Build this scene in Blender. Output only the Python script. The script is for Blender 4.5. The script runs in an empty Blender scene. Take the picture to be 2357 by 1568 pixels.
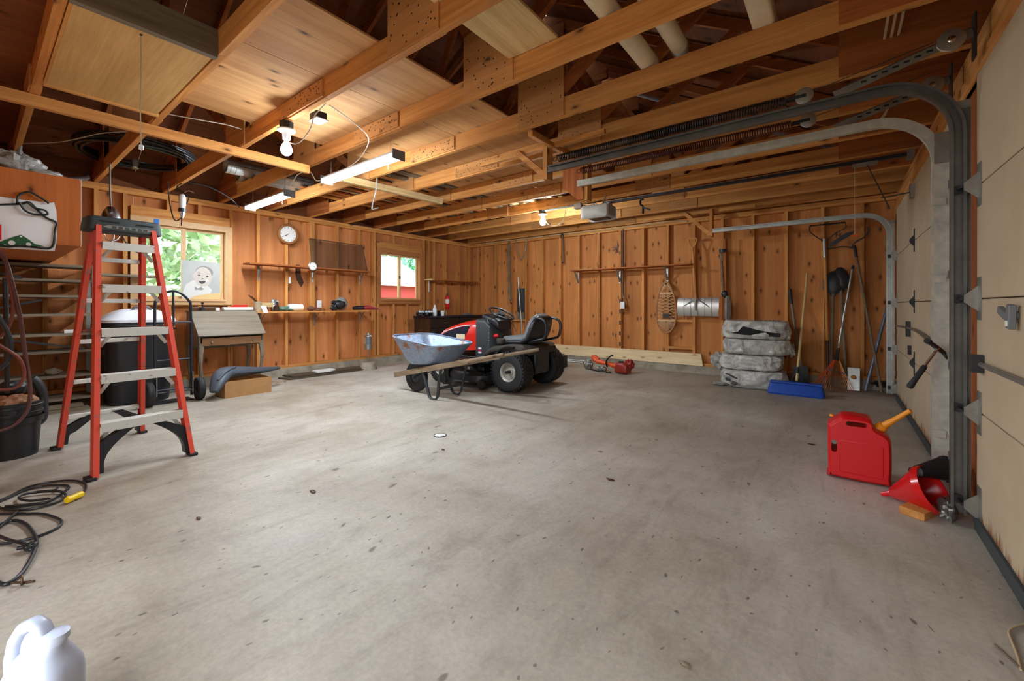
import bpy, math, random
from mathutils import Vector, Matrix, noise
random.seed(7)
R = math.radians
C = bpy.context.scene.collection
SC = bpy.context.scene

# ---------------------------------------------------------------- camera, sky, exposure
YAW, FPX, HZ, CH = 37.87, 966.5, 703.0, 1.067      # wide lens on a levelled tripod
cam = bpy.data.cameras.new('camera'); cam.sensor_width = 36.0; cam.lens = FPX/2357*36
cam.shift_y = -(784-HZ)/2357; cam.clip_start = .02
co = bpy.data.objects.new('camera', cam); C.objects.link(co)
co.location = (0, 0, CH); co.rotation_euler = (R(90), 0, R(YAW)); SC.camera = co
wd = bpy.data.worlds.new('sky'); SC.world = wd; wd.use_nodes = True
bgn = wd.node_tree.nodes['Background']; bgn.inputs[0].default_value = (.86, .93, 1, 1); bgn.inputs[1].default_value = 3.0
SC.view_settings.view_transform = 'Standard'; SC.view_settings.look = 'None'
SC.view_settings.gamma = 1; SC.view_settings.use_curve_mapping = False
SC.view_settings.exposure = 1.4
BULB, BULB2, TUBE = 74.0, 340.0, 68.0

_a = R(YAW); _F = (-math.sin(_a), math.cos(_a)); _R = (math.cos(_a), math.sin(_a))
def P(px, py, x=None, y=None, z=None):
    """where the sight line measured at (px,py) on the photograph meets a real plane of the room"""
    r = (px-1178.5)/FPX; d = Vector((_F[0]+r*_R[0], _F[1]+r*_R[1], (HZ-py)/FPX))
    t = x/d.x if x is not None else y/d.y if y is not None else (z-CH)/d.z
    return Vector((0, 0, CH)) + d*t

def PD(px, py, d):
    r = (px-1178.5)/FPX; return Vector((_F[0]*d+_R[0]*r*d, _F[1]*d+_R[1]*r*d, CH+(HZ-py)/FPX*d))

# ---------------------------------------------------------------- materials
def srgb(r, g, b):
    f = lambda c: (c/255/12.92 if c <= 10 else ((c/255+.055)/1.055)**2.4)
    return (f(r), f(g), f(b), 1)
M = {}
class NT:
    def __init__(s, name):
        s.m = bpy.data.materials.new(name); s.m.use_nodes = True; M[name] = s.m
        s.n = s.m.node_tree.nodes; s.l = s.m.node_tree.links; s.b = s.n['Principled BSDF']
    def add(s, t, **k):
        nd = s.n.new(t)
        for a, v in k.items():
            if hasattr(nd, a) and not isinstance(v, (tuple, list)) and a not in nd.inputs: setattr(nd, a, v)
            else:
                i = nd.inputs[a.replace('_', ' ')] if isinstance(a, str) and a.replace('_', ' ') in nd.inputs else nd.inputs[a]
                if hasattr(v, 'links') or isinstance(v, bpy.types.NodeSocket): s.l.new(v, i)
                else: i.default_value = v
        return nd
    def put(s, sock, v):
        i = s.b.inputs[sock]
        if isinstance(v, bpy.types.NodeSocket): s.l.new(v, i)
        else: i.default_value = v
    def coords(s, scale=(1, 1, 1), rnd=True):
        tc = s.add('ShaderNodeTexCoord'); v = tc.outputs['Object']
        if rnd:
            oi = s.add('ShaderNodeObjectInfo'); cm = s.add('ShaderNodeVectorMath', operation='SCALE')
            cb = s.add('ShaderNodeCombineXYZ'); mu = s.add('ShaderNodeMath', operation='MULTIPLY'); s.l.new(oi.outputs['Random'], mu.inputs[0]); mu.inputs[1].default_value = 37.3
            for k in range(3): s.l.new((mu.outputs[0] if k != 1 else oi.outputs['Random']), cb.inputs[k])
            s.l.new(cb.outputs[0], cm.inputs[0]); cm.inputs['Scale'].default_value = 3.1
            ad = s.add('ShaderNodeVectorMath', operation='ADD'); s.l.new(v, ad.inputs[0]); s.l.new(cm.outputs[0], ad.inputs[1]); v = ad.outputs[0]
        mp = s.add('ShaderNodeMapping'); s.l.new(v, mp.inputs[0]); mp.inputs['Scale'].default_value = scale
        return mp.outputs[0]
    def noise(s, vec, scale, detail=4, rough=.6, dist=0):
        n = s.add('ShaderNodeTexNoise'); s.l.new(vec, n.inputs['Vector'])
        n.inputs['Scale'].default_value = scale; n.inputs['Detail'].default_value = detail
        n.inputs['Roughness'].default_value = rough; n.inputs['Distortion'].default_value = dist
        return n.outputs['Fac']
    def ramp(s, fac, stops):
        r = s.add('ShaderNodeValToRGB'); s.l.new(fac, r.inputs[0]); e = r.color_ramp.elements
        while len(e) < len(stops): e.new(.5)
        for i, (p, c) in enumerate(stops): e[i].position = p; e[i].color = c if len(c) == 4 else (*c, 1)
        return r.outputs[0]
    def mix(s, fac, a, b, mode='MIX'):
        m = s.add('ShaderNodeMix', data_type='RGBA', blend_type=mode)
        for i, v in ((0, fac), (6, a), (7, b)):
            if isinstance(v, bpy.types.NodeSocket): s.l.new(v, m.inputs[i])
            else: m.inputs[i].default_value = v
        return m.outputs[2]
    def bump(s, h, strength=.2, dist=.01):
        b = s.add('ShaderNodeBump'); s.l.new(h, b.inputs['Height']); b.inputs['Strength'].default_value = strength; b.inputs['Distance'].default_value = dist
        s.l.new(b.outputs[0], s.b.inputs['Normal'])
    def vary(s, col, amt=.16):
        oi = s.add('ShaderNodeObjectInfo'); h = s.add('ShaderNodeHueSaturation'); s.l.new(col, h.inputs['Color'])
        mr = s.add('ShaderNodeMapRange'); s.l.new(oi.outputs['Random'], mr.inputs[0]); mr.inputs[3].default_value = 1-amt; mr.inputs[4].default_value = 1+amt
        s.l.new(mr.outputs[0], h.inputs['Value']); return h.outputs[0]
g0, g1 = (0, 0, 0, 1), (1, 1, 1, 1)
def wood(name, lo, hi, axis=2, knots=.5, freq=1.0, rough=.72, vary=.14, knotcol=(58, 28, 10), band=.5, ksc=1.0, blotch=0.35):
    t = NT(name); s = [16*freq]*3; s[axis] = .8*freq
    v = t.coords(tuple(s))
    n = t.noise(v, 1.0, 6, .62, .5)
    base = t.ramp(n, [(.5-band*.5, srgb(*lo)), (.5+band*.3, srgb(*hi))])
    fine = t.noise(v, 6, 3, .7)
    base = t.mix(.28, base, t.ramp(fine, [(.3, (.45, .45, .45)), (.7, (1.2, 1.2, 1.2))]), 'MULTIPLY')
    u = t.coords((1, 1, 1)); bl = t.noise(u, 1.3, 3, .5)
    base = t.mix(blotch, base, t.ramp(bl, [(.3, (.62, .55, .5)), (.65, (1.15, 1.12, 1.1))]), 'MULTIPLY')
    if knots:
        ks = [7.5*ksc]*3; ks[axis] = 3.4*ksc
        w0 = t.coords(tuple(ks)); sx = t.add('ShaderNodeSeparateXYZ'); t.l.new(w0, sx.inputs[0]); sm_ = t.add('ShaderNodeMath', operation='ADD')
        oth = [i for i in range(3) if i != axis]; t.l.new(sx.outputs[oth[0]], sm_.inputs[0]); t.l.new(sx.outputs[oth[1]], sm_.inputs[1])
        cw = t.add('ShaderNodeCombineXYZ'); t.l.new(sx.outputs[axis], cw.inputs[0]); t.l.new(sm_.outputs[0], cw.inputs[1]); w = cw.outputs[0]
        vo = t.add('ShaderNodeTexVoronoi', voronoi_dimensions='2D'); t.l.new(w, vo.inputs['Vector']); vo.inputs['Scale'].default_value = 1
        sep = t.add('ShaderNodeSeparateColor'); t.l.new(vo.outputs['Color'], sep.inputs[0])
        gate = t.add('ShaderNodeMath', operation='LESS_THAN'); t.l.new(sep.outputs[0], gate.inputs[0]); gate.inputs[1].default_value = knots
        k = t.ramp(vo.outputs['Distance'], [(.03, (.9,.9,.9)), (.09, (.4, .4, .4)), (.2, g0)])
        mu = t.add('ShaderNodeMath', operation='MULTIPLY'); t.l.new(k, mu.inputs[0]); t.l.new(gate.outputs[0], mu.inputs[1])
        base = t.mix(mu.outputs[0], base, srgb(*knotcol))
    base = t.vary(base, vary)
    t.put('Base Color', base); t.put('Roughness', rough); t.put('Specular IOR Level', .25)
    t.bump(fine, .15, .002)
    return t.m
for i, a in enumerate('xyz'):
    wood('pine_'+a, (172, 105, 48), (222, 158, 88), i, .16, 1.0, band=.5)
    wood('pale_'+a, (196, 160, 104), (226, 196, 142), i, .12, 1.0)
    wood('grey_wood_'+a, (98, 86, 70), (140, 126, 106), i, .15, 1.0, knotcol=(50, 40, 30))
    wood('dark_wood_'+a, (58, 36, 22), (92, 60, 38), i, .0, 1.2, rough=.45)
    wood('cedar_'+a, (128, 66, 28), (182, 106, 52), i, .16, 1.0)
wood('ply_wall', (182, 108, 58), (222, 150, 92), 2, .32, .35, band=.7, ksc=.8, vary=.1, blotch=.5)
wood('ply_wall_warm', (172, 104, 52), (212, 144, 82), 2, .45, .35, band=.7, ksc=.95, vary=.1, blotch=.45)
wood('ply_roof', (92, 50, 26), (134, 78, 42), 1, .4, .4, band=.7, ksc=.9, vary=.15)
wood('ply_attic', (176, 122, 72), (214, 166, 112), 1, .3, .7, band=.6, ksc=1.0, vary=.07, blotch=.4)
wood('ply_hatch', (190, 142, 80), (220, 176, 112), 0, 0, .6, band=.6, ksc=.7, vary=.05)
wood('ply_gusset', (170, 112, 58), (212, 152, 92), 0, .1, .5, band=.6, vary=.1)
wood('ply_cab', (168, 88, 36), (196, 112, 52), 2, .06, .5, band=.7, vary=.05, blotch=.25)
wood('desk_wood', (104, 94, 80), (136, 124, 106), 1, 0, 1.0, rough=.5, vary=.06)
def plain(name, col, rough=.5, metal=0, bump=0, bscale=60, var=0, spec=.5, coat=0, emit=0):
    t = NT(name); c = srgb(*col)
    if var:
        v = t.coords((1, 1, 1)); n = t.noise(v, bscale*.3, 5, .65)
        t.put('Base Color', t.mix(1.0, c, t.ramp(n, [(.3, (1-var,)*3), (.7, (1+var*.5,)*3)]), 'MULTIPLY'))
    else: t.put('Base Color', c)
    t.put('Roughness', rough); t.put('Metallic', metal); t.put('Specular IOR Level', spec); t.put('Coat Weight', coat)
    if bump:
        v = t.coords((1, 1, 1)); t.bump(t.noise(v, bscale, 3), bump, .004)
    if emit: t.put('Emission Color', c); t.put('Emission Strength', emit)
    return t.m
def worn(name, col, wear, rough=.5, metal=0, scale=9, amount=.55, metal2=0):
    t = NT(name); v = t.coords((1, 1, 1)); n = t.noise(v, scale, 7, .7)
    f = t.ramp(n, [(amount, g0), (amount+.06, g1)])
    t.put('Base Color', t.mix(f, srgb(*col), srgb(*wear))); t.put('Roughness', rough); t.put('Metallic', metal)
    t.bump(n, .1, .004); return t.m
plain('galvanised', (176, 176, 170), .36, .85, var=.25, bscale=30)
plain('track_steel', (150, 146, 138), .42, .7, var=.3, bscale=25)
plain('bright_steel', (205, 207, 210), .22, 1)
plain('dark_steel', (58, 58, 60), .45, .6, var=.3)
plain('black_plastic', (26, 27, 30), .42, 0, .05, 90)
plain('black_rubber', (30, 30, 31), .7, 0, .1, 120)
plain('hose_black', (34, 36, 40), .38)
plain('hose_brown', (88, 52, 46), .42)
plain('white_plastic', (226, 228, 234), .38, spec=.4)
plain('white_paint', (225, 225, 222), .5)
plain('grey_plastic', (110, 114, 118), .5)
plain('paper', (238, 236, 230), .8)
plain('yellow_plastic', (236, 196, 20), .4)
plain('orange_plastic', (240, 150, 24), .42)
plain('orange_paint', (226, 78, 26), .4)
plain('red_plastic', (208, 16, 22), .4, 0, .12, 160, spec=.4)
plain('red_paint', (214, 38, 26), .25, coat=.5)
plain('wire_white', (222, 214, 198), .6)
plain('wire_tan', (190, 168, 132), .7)
plain('wire_black', (24, 24, 26), .55)
plain('copper', (176, 110, 60), .4, .9)
plain('cardboard', (176, 132, 84), .85, 0, .05, 50, var=.12)
plain('window_pine', (206, 162, 112), .55, var=.1)
plain('vinyl', (222, 220, 214), .5)
# ---------------------------------------------------------------- geometry: each function returns (verts, faces)
def V(*a): return Vector(a)
def g_box(x0, x1, y0, y1, z0, z1):
    v = [V(x, y, z) for z in (z0, z1) for y in (y0, y1) for x in (x0, x1)]
    return v, [(0, 2, 3, 1), (4, 5, 7, 6), (0, 1, 5, 4), (2, 6, 7, 3), (0, 4, 6, 2), (1, 3, 7, 5)]
def frame(d, up=(0, 0, 1)):
    d = d.normalized(); u = Vector(up)
    if abs(d.dot(u)) > .98: u = V(0, 1, 0) if abs(d.y) < .9 else V(1, 0, 0)
    s = d.cross(u).normalized(); return d, s, s.cross(d).normalized()
def g_beam(p, q, w, h, up=(0, 0, 1)):
    p, q = Vector(p), Vector(q); d, s, u = frame(q-p, up)
    v = [e + s*a*w/2 + u*b*h/2 for e in (p, q) for b in (-1, 1) for a in (-1, 1)]
    return v, [(0, 1, 3, 2), (4, 6, 7, 5), (0, 4, 5, 1), (2, 3, 7, 6), (0, 2, 6, 4), (1, 5, 7, 3)]
def smooth(pts, n=6, closed=False):
    pts = [Vector(p) for p in pts]; N = len(pts); out = []
    for i in range(N if closed else N-1):
        a = pts[(i-1) % N] if closed or i else pts[0]; b = pts[i]; c = pts[(i+1) % N]
        d = pts[(i+2) % N] if closed or i+2 < N else pts[-1]
        for k in range(n):
            t = k/n; out.append(.5*((2*b)+(c-a)*t+(2*a-5*b+4*c-d)*t*t+(3*b-a-3*c+d)*t**3))
    if not closed: out.append(pts[-1])
    return out
def g_tube(pts, r, seg=8, closed=False, flat=1.0):
    pts = [Vector(p) for p in pts]; N = len(pts); v = []; f = []
    rr = r if isinstance(r, (list, tuple)) else [r]*N
    pu = None
    for i, p in enumerate(pts):
        a = pts[i-1] if i or closed else p; b = pts[(i+1) % N] if i < N-1 or closed else p
        d = (b-a)
        d = d.normalized() if d.length > 1e-9 else V(0, 0, 1)
        if pu is None: _, s, u = frame(d)
        else:
            u = pu-d*pu.dot(d)
            u = u.normalized() if u.length > 1e-6 else frame(d)[2]; s = d.cross(u)
        pu = u
        for k in range(seg):
            t = 2*math.pi*k/seg; v.append(p+s*math.cos(t)*rr[i]+u*math.sin(t)*rr[i]*flat)
    for i in range(N if closed else N-1):
        j = (i+1) % N
        for k in range(seg):
            k2 = (k+1) % seg; f.append((i*seg+k, j*seg+k, j*seg+k2, i*seg+k2))
    if not closed: f += [tuple(range(seg))[::-1], tuple((N-1)*seg+k for k in range(seg))]
    return v, f
def g_lathe(prof, seg=20, o=(0, 0, 0), axis='z', close=True):
    v = []; f = []; o = Vector(o)
    for r, z in prof:
        for k in range(seg):
            t = 2*math.pi*k/seg; c, s = r*math.cos(t), r*math.sin(t)
            v.append(o + (V(c, s, z) if axis == 'z' else V(z, c, s) if axis == 'x' else V(s, z, c)))
    for i in range(len(prof)-1):
        for k in range(seg):
            k2 = (k+1) % seg; f.append((i*seg+k, i*seg+k2, (i+1)*seg+k2, (i+1)*seg+k))
    if close: f += [tuple(range(seg))[::-1], tuple((len(prof)-1)*seg+k for k in range(seg))]
    return v, f
def g_prism(poly, a, b, ax='y', hole=None):
    """outline given as 2d points in the plane across ax, solid from a to b"""
    def m(p, t): return V(p[0], t, p[1]) if ax == 'y' else V(t, p[0], p[1]) if ax == 'x' else V(p[0], p[1], t)
    n = len(poly); v = [m(p, a) for p in poly]+[m(p, b) for p in poly]
    f = [(i, (i+1) % n, n+(i+1) % n, n+i) for i in range(n)]
    if hole is None: f += [tuple(range(n))[::-1], tuple(range(n, 2*n))]
    else:   # hole has as many points as poly
        v += [m(p, a) for p in hole]+[m(p, b) for p in hole]
        for i in range(n):
            j = (i+1) % n
            f += [(i, 2*n+i, 2*n+j, j), (n+i, n+j, 3*n+j, 3*n+i), (2*n+i, 3*n+i, 3*n+j, 2*n+j)]
    return v, f
def g_loft(rings, close=True):
    n = len(rings[0]); v = [Vector(p) for r in rings for p in r]; f = []
    for i in range(len(rings)-1):
        for k in range(n): k2 = (k+1) % n; f.append((i*n+k, i*n+k2, (i+1)*n+k2, (i+1)*n+k))
    if close: f += [tuple(range(n))[::-1], tuple((len(rings)-1)*n+k for k in range(n))]
    return v, f
def g_ball(o, r, seg=12, rings=8, sc=(1, 1, 1)):
    pr = [(max(math.sin(math.pi*i/rings), 1e-3)*r, -math.cos(math.pi*i/rings)*r) for i in range(rings+1)]
    v, f = g_lathe(pr, seg); return [V(p.x*sc[0], p.y*sc[1], p.z*sc[2])+Vector(o) for p in v], f
def g_torus(o, r, t, axis='z', seg=24, s2=8):
    pts = []
    for k in range(seg):
        a = 2*math.pi*k/seg; c, s = r*math.cos(a), r*math.sin(a)
        pts.append(Vector(o)+(V(c, s, 0) if axis == 'z' else V(0, c, s) if axis == 'x' else V(c, 0, s)))
    return g_tube(pts, t, s2, True)
def rrect(w, h, r, n=4, cx=0, cy=0):
    out = []
    for sx, sy, a0 in ((1, 1, 0), (-1, 1, 90), (-1, -1, 180), (1, -1, 270)):
        for k in range(n+1):
            a = R(a0+90*k/n); out.append((cx+sx*(w/2-r)+r*math.cos(a), cy+sy*(h/2-r)+r*math.sin(a)))
    return out
def xf(g, m): return [m @ p for p in g[0]], g[1]
def T(x, y, z, rz=0, rx=0, ry=0): return Matrix.Translation((x, y, z)) @ Matrix.Rotation(rz, 4, 'Z') @ Matrix.Rotation(ry, 4, 'Y') @ Matrix.Rotation(rx, 4, 'X')
# ---------------------------------------------------------------- objects
WL = {}
CACHE = {}
def ob(name, geos, mat, parent=None, bev=0, sm=True, sub=0, ang=35, solid=0, label=None):
    if isinstance(geos, tuple): geos = [geos]
    v = []; f = []
    for gv, gf in geos:
        n = len(v); v += gv; f += [tuple(i+n for i in q) for q in gf]
    lo = V(*(min(p[i] for p in v) for i in range(3))); hi = V(*(max(p[i] for p in v) for i in range(3)))
    c = (lo+hi)/2; key = None
    if len(v) == 8 and len(geos) == 1:
        key = (mat,)+tuple(round(x, 4) for p in v for x in (p-c))
    me = CACHE.get(key)
    if me is None:
        me = bpy.data.meshes.new(name); me.from_pydata([tuple(p-c) for p in v], [], f); me.update()
        me.materials.append(M[mat])
        if sm and len(v) > 8:
            me.polygons.foreach_set('use_smooth', [True]*len(me.polygons)); me.set_sharp_from_angle(angle=R(ang))
        if key: CACHE[key] = me
    o = bpy.data.objects.new(name, me); C.objects.link(o)
    o.parent = parent; o.location = c-(WL[parent.name] if parent else V(0, 0, 0)); WL[o.name] = c
    if solid: m = o.modifiers.new('thick', 'SOLIDIFY'); m.thickness = solid; m.offset = 0
    if bev: m = o.modifiers.new('bevel', 'BEVEL'); m.width = bev; m.segments = 2; m.limit_method = 'ANGLE'; m.angle_limit = R(40)
    if sub: m = o.modifiers.new('sub', 'SUBSURF'); m.levels = sub; m.render_levels = sub
    if label: o['label'] = label
    return o
def tag(o, label, cat, group=None):
    o['label'] = label; o['category'] = cat
    if group: o['group'] = group
    return o
def thing(name, label, cat, loc=(0, 0, 0), group=None, rz=None, kind=None):
    """Empty at the base of a thing; with rz its parts are given in its own frame, else in room coordinates"""
    o = bpy.data.objects.new(name, None); C.objects.link(o); o.location = loc; o.empty_display_size = .05
    WL[o.name] = Vector(loc) if rz is None else V(0, 0, 0)
    if rz is not None: o.rotation_euler = (0, 0, rz)
    if label: tag(o, label, cat, group)
    if kind: o['kind'] = kind
    return o
def struct(name, loc=(0, 0, 0), label=None, cat=None):
    o = thing(name, None, None, loc); o['kind'] = 'structure'
    if label: tag(o, label, cat)
    return o
def bx(name, x0, x1, y0, y1, z0, z1, mat, parent=None, bev=0): return ob(name, g_box(x0, x1, y0, y1, z0, z1), mat, parent, bev)
def bm_(name, p, q, w, h, mat, parent=None, up=(0, 0, 1), bev=0): return ob(name, g_beam(p, q, w, h, up), mat, parent, bev)
def tb(name, pts, r, mat, parent=None, seg=8, closed=False, n=0, flat=1.0):
    return ob(name, g_tube(smooth(pts, n, closed) if n else pts, r, seg, closed, flat), mat, parent)
def text(name, s, size, mat, loc, rot, parent=None, ext=.001):
    cu = bpy.data.curves.new(name, 'FONT'); cu.body = s; cu.size = size; cu.extrude = ext; cu.align_x = 'CENTER'; cu.align_y = 'CENTER'
    o = bpy.data.objects.new(name, cu); dg = bpy.context.evaluated_depsgraph_get()
    C.objects.link(o); dg.update(); me = bpy.data.meshes.new_from_object(o.evaluated_get(dg)); C.objects.unlink(o); bpy.data.objects.remove(o)
    me.materials.clear(); me.materials.append(M[mat]); o = bpy.data.objects.new(name, me); C.objects.link(o); o.parent = parent
    o.location = Vector(loc)-(WL[parent.name] if parent else V(0, 0, 0)); o.rotation_euler = rot; WL[o.name] = Vector(loc); return o
import bmesh
def fixn(o):
    b = bmesh.new(); b.from_mesh(o.data); bmesh.ops.recalc_face_normals(b, faces=b.faces); b.to_mesh(o.data); b.free()
# ================================================================ THE ROOM
XA, YB, XD = -6.60, 7.00, 0.52          # stud faces of the window wall and the back wall, inner face of the garage doors
ZP, ZT = 2.455, 2.46                    # plate top, underside of the trusses
YN = -0.62                              # near end wall, behind the camera
# floor
t = NT('concrete'); v = t.coords((1, 1, 1), False)
n1 = t.noise(v, .55, 5, .6, .4); n2 = t.noise(v, 3.2, 7, .65, .6); n3 = t.noise(v, 55, 3, .7)
col = t.ramp(n1, [(.32, srgb(146, 134, 118)), (.5, srgb(172, 163, 149)), (.68, srgb(192, 185, 174))])
col = t.mix(.7, col, t.ramp(n2, [(.25, (.66, .63, .6)), (.5, (1, 1, 1)), (.75, (1.08, 1.08, 1.08))]), 'MULTIPLY')
v9 = t.coords((2.2, .5, 1), False); n9 = t.noise(v9, 3.5, 7, .72, .8)
col = t.mix(.75, col, t.ramp(n9, [(.3, (.72, .70, .67)), (.48, (1, 1, 1)), (.68, (1.12, 1.12, 1.12))]), 'MULTIPLY')
col = t.mix(.45, col, t.ramp(n3, [(.3, (.7, .7, .7)), (.65, (1.1, 1.1, 1.1))]), 'MULTIPLY')
for sc, thr, rad, dk in ((4.2, .10, .07, (92, 80, 66)), (11, .09, .09, (70, 60, 50)), (24, .10, .12, (96, 86, 74))):
    w = t.coords((1, .55, 1), False); wn = t.add('ShaderNodeTexNoise'); t.l.new(w, wn.inputs['Vector']); wn.inputs['Scale'].default_value = 7
    ad = t.add('ShaderNodeVectorMath', operation='MULTIPLY_ADD'); t.l.new(wn.outputs['Color'], ad.inputs[0]); ad.inputs[1].default_value = (.12,)*3; t.l.new(w, ad.inputs[2])
    vo = t.add('ShaderNodeTexVoronoi', voronoi_dimensions='2D'); t.l.new(ad.outputs[0], vo.inputs['Vector']); vo.inputs['Scale'].default_value = sc
    sp = t.add('ShaderNodeSeparateColor'); t.l.new(vo.outputs['Color'], sp.inputs[0])
    gt = t.add('ShaderNodeMath', operation='LESS_THAN'); t.l.new(sp.outputs[0], gt.inputs[0]); gt.inputs[1].default_value = thr
    k = t.ramp(vo.outputs['Distance'], [(rad*.5, (.75,)*3), (rad, g0)])
    mu = t.add('ShaderNodeMath', operation='MULTIPLY'); t.l.new(k, mu.inputs[0]); t.l.new(gt.outputs[0], mu.inputs[1])
    col = t.mix(mu.outputs[0], col, srgb(*dk))
t.put('Base Color', col); t.put('Roughness', t.ramp(n2, [(.3, (.42,)*3), (.7, (.62,)*3)])); t.put('Specular IOR Level', .4); t.bump(n3, .12, .002)
t = NT('kerb_concrete'); v = t.coords((1, 1, 1), False); n = t.noise(v, 5, 7, .7)
t.put('Base Color', t.ramp(n, [(.3, srgb(112, 102, 84)), (.65, srgb(166, 156, 138))])); t.put('Roughness', .85); t.bump(n, .5, .01)
fl = bx('floor', XA-.3, 1.4, YN-.3, YB+.3, -.12, 0, 'concrete'); fl['kind'] = 'structure'
bl = ob('baseboard_left', g_prism([(XA-.1, 0), (XA+.045, 0), (XA+.03, .12), (XA-.1, .12)], YN, YB+.1, 'y'), 'kerb_concrete'); bl['kind'] = 'structure'
bb = ob('baseboard_back', g_prism([(YB-.045, 0), (YB+.1, 0), (YB+.1, .12), (YB-.03, .12)], XA+.04, XD+.16, 'x'), 'kerb_concrete'); bb['kind'] = 'structure'

# ---- window wall (left)
W1 = (1.19, 2.15, 1.12, 2.09); W2 = (4.55, 5.51, 1.15, 2.06)
wl = struct('wall_left', (XA, 3, 0), 'open-framed timber wall with plywood sheathing and two sliding windows', 'wall')
xs0, xs1 = XA-.089, XA
def sheetA(y0, y1, z0, z1, m='ply_wall'): bx('sheathing_panel', xs0-.013, xs0, y0+.0015, y1-.0015, z0, z1, m, wl)
for a, b in ((YN-.1, -.05), (-.05, 1.19), (2.15, 3.33), (3.33, 4.55), (5.51, 6.3), (6.3, YB+.1)): sheetA(a, b, .12, ZP)
for y0, y1, z0, z1 in (W1, W2): sheetA(y0, y1, .12, z0); sheetA(y0, y1, z1, ZP)
def stud(y, z0=.16, z1=2.38, w=.038, m='pine_z'): bx('stud', xs0, xs1, y-w/2, y+w/2, z0, z1, m, wl)
for y in (-.34, .066, .473, .86, 1.105, 2.19, 2.535, 2.927, 3.30, 3.34, 3.745, 4.155, 4.46, 5.60, 5.72, 5.873, 6.202, 6.592, 6.93): stud(y)
for y0, y1, z0, z1 in (W1, W2):
    for yy in (y0-.02, y1+.02): stud(yy, .16, z1+.02)
    bx('header', xs0+.005, xs1, y0-.04, y1+.04, z1+.02, z1+.165, 'pine_y', wl)
    bx('sill_plate', xs0, xs1, y0, y1, z0-.06, z0-.022, 'pine_y', wl)
    for k in (1, 2): yy = y0+(y1-y0)*k/3; stud(yy, z1+.165, 2.38); stud(yy, .16, z0-.06)
bx('bottom_plate', xs0, xs1, YN, YB+.09, .12, .16, 'pine_y', wl)
bx('top_plate', xs0, xs1, YN, YB+.09, 2.38, 2.417, 'pine_y', wl); bx('top_plate', xs0, xs1, YN, YB+.09, 2.419, ZP, 'pine_y', wl)
# windows: wooden frame, two sliding sashes with glass
t = NT('glass'); t.put('Roughness', .0); t.put('Transmission Weight', 1); t.put('IOR', 1.01); t.put('Base Color', (.93, .97, .96, 1)); t.put('Specular IOR Level', .6)
def window(n, y0, y1, z0, z1, mf, ms):
    w = struct('window_%d' % n, (XA-.06, (y0+y1)/2, z0), ('large' if n == 1 else 'small')+' sliding wooden window '+('with a baby portrait print propped in it' if n == 1 else 'looking out on a red building'), 'window')
    xo, xi = XA-.10, XA+.012; d = .03
    for a in (0, 1):
        bx('jamb', xo, xi, (y0, y1-d)[a], (y0+d, y1)[a], z0, z1, mf, w); bx('head' if a else 'sill', xo, xi+(.02 if not a else 0), y0+d, y1-d, (z0, z1-d)[a], (z0+d, z1)[a], mf, w)
    for a in (0, 1):   # casing strips
        bx('casing', XA, XA+.014, (y0-.045, y1)[a], (y0, y1+.045)[a], z0-.045, z1+.045, mf, w); bx('casing', XA, XA+.014, y0, y1, (z0-.045, z1)[a], (z0, z1+.045)[a], mf, w)
    ym = (y0+y1)/2
    for a, (s0, s1, xx) in enumerate(((y0+d, ym+.02, XA-.045), (ym-.02, y1-d, XA-.075))):
        sh = bx('sash', xx-.012, xx+.012, s0, s0+.034, z0+d, z1-d, ms, w)
        bx('sash_rail', xx-.012, xx+.012, s1-.034, s1, z0+d, z1-d, ms, w)
        for q in (0, 1): bx('sash_rail', xx-.012, xx+.012, s0+.034, s1-.034, (z0+d, z1-d-.034)[q], (z0+d+.034, z1-d)[q], ms, w)
        bx('pane', xx-.002, xx+.002, s0+.034, s1-.034, z0+d+.034, z1-d-.034, 'glass', w)
    bx('latch', XA-.033, XA-.018, ym-.02, ym+.012, (z0+z1)/2-.03, (z0+z1)/2+.02, 'black_plastic', w)
plain('frame_stain', (176, 112, 62), .5, var=.12)
window(1, *W1, 'window_pine', 'window_pine'); window(2, *W2, 'frame_stain', 'window_pine')

# ---- back wall
wb = struct('wall_back', (-3, YB, 0), 'open-framed timber back wall with knotty plywood between the studs', 'wall')
XS = [.241-.4096*k for k in range(17)]
eb = [XA-.1]+[XS[k]for k in (14, 11, 8, 5, 2)]+[XD+.16]
for a, b in zip(eb[:-1], eb[1:]): bx('sheathing_panel', a+.0015, b-.0015, YB+.089, YB+.102, .12, ZP, 'ply_wall_warm', wb)
for x in XS: bx('stud', x-.019, x+.019, YB, YB+.089, .16, 2.38, 'pine_z', wb)
bx('bottom_plate', XA, XD+.14, YB, YB+.089, .12, .16, 'pine_x', wb)
bx('top_plate', XA, XD+.14, YB, YB+.089, 2.38, 2.417, 'pine_x', wb); bx('top_plate', XA, XD+.14, YB, YB+.089, 2.419, ZP, 'pine_x', wb)
for x0, x1, z in ((XS[6]+.019, XS[5]-.019, .36), (XS[6]+.019, XS[5]-.019, .80), (XS[14]+.019, XS[13]-.019, .74)):
    bx('blocking', x0, x1, YB, YB+.089, z, z+.038, 'pine_x', wb)
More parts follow.
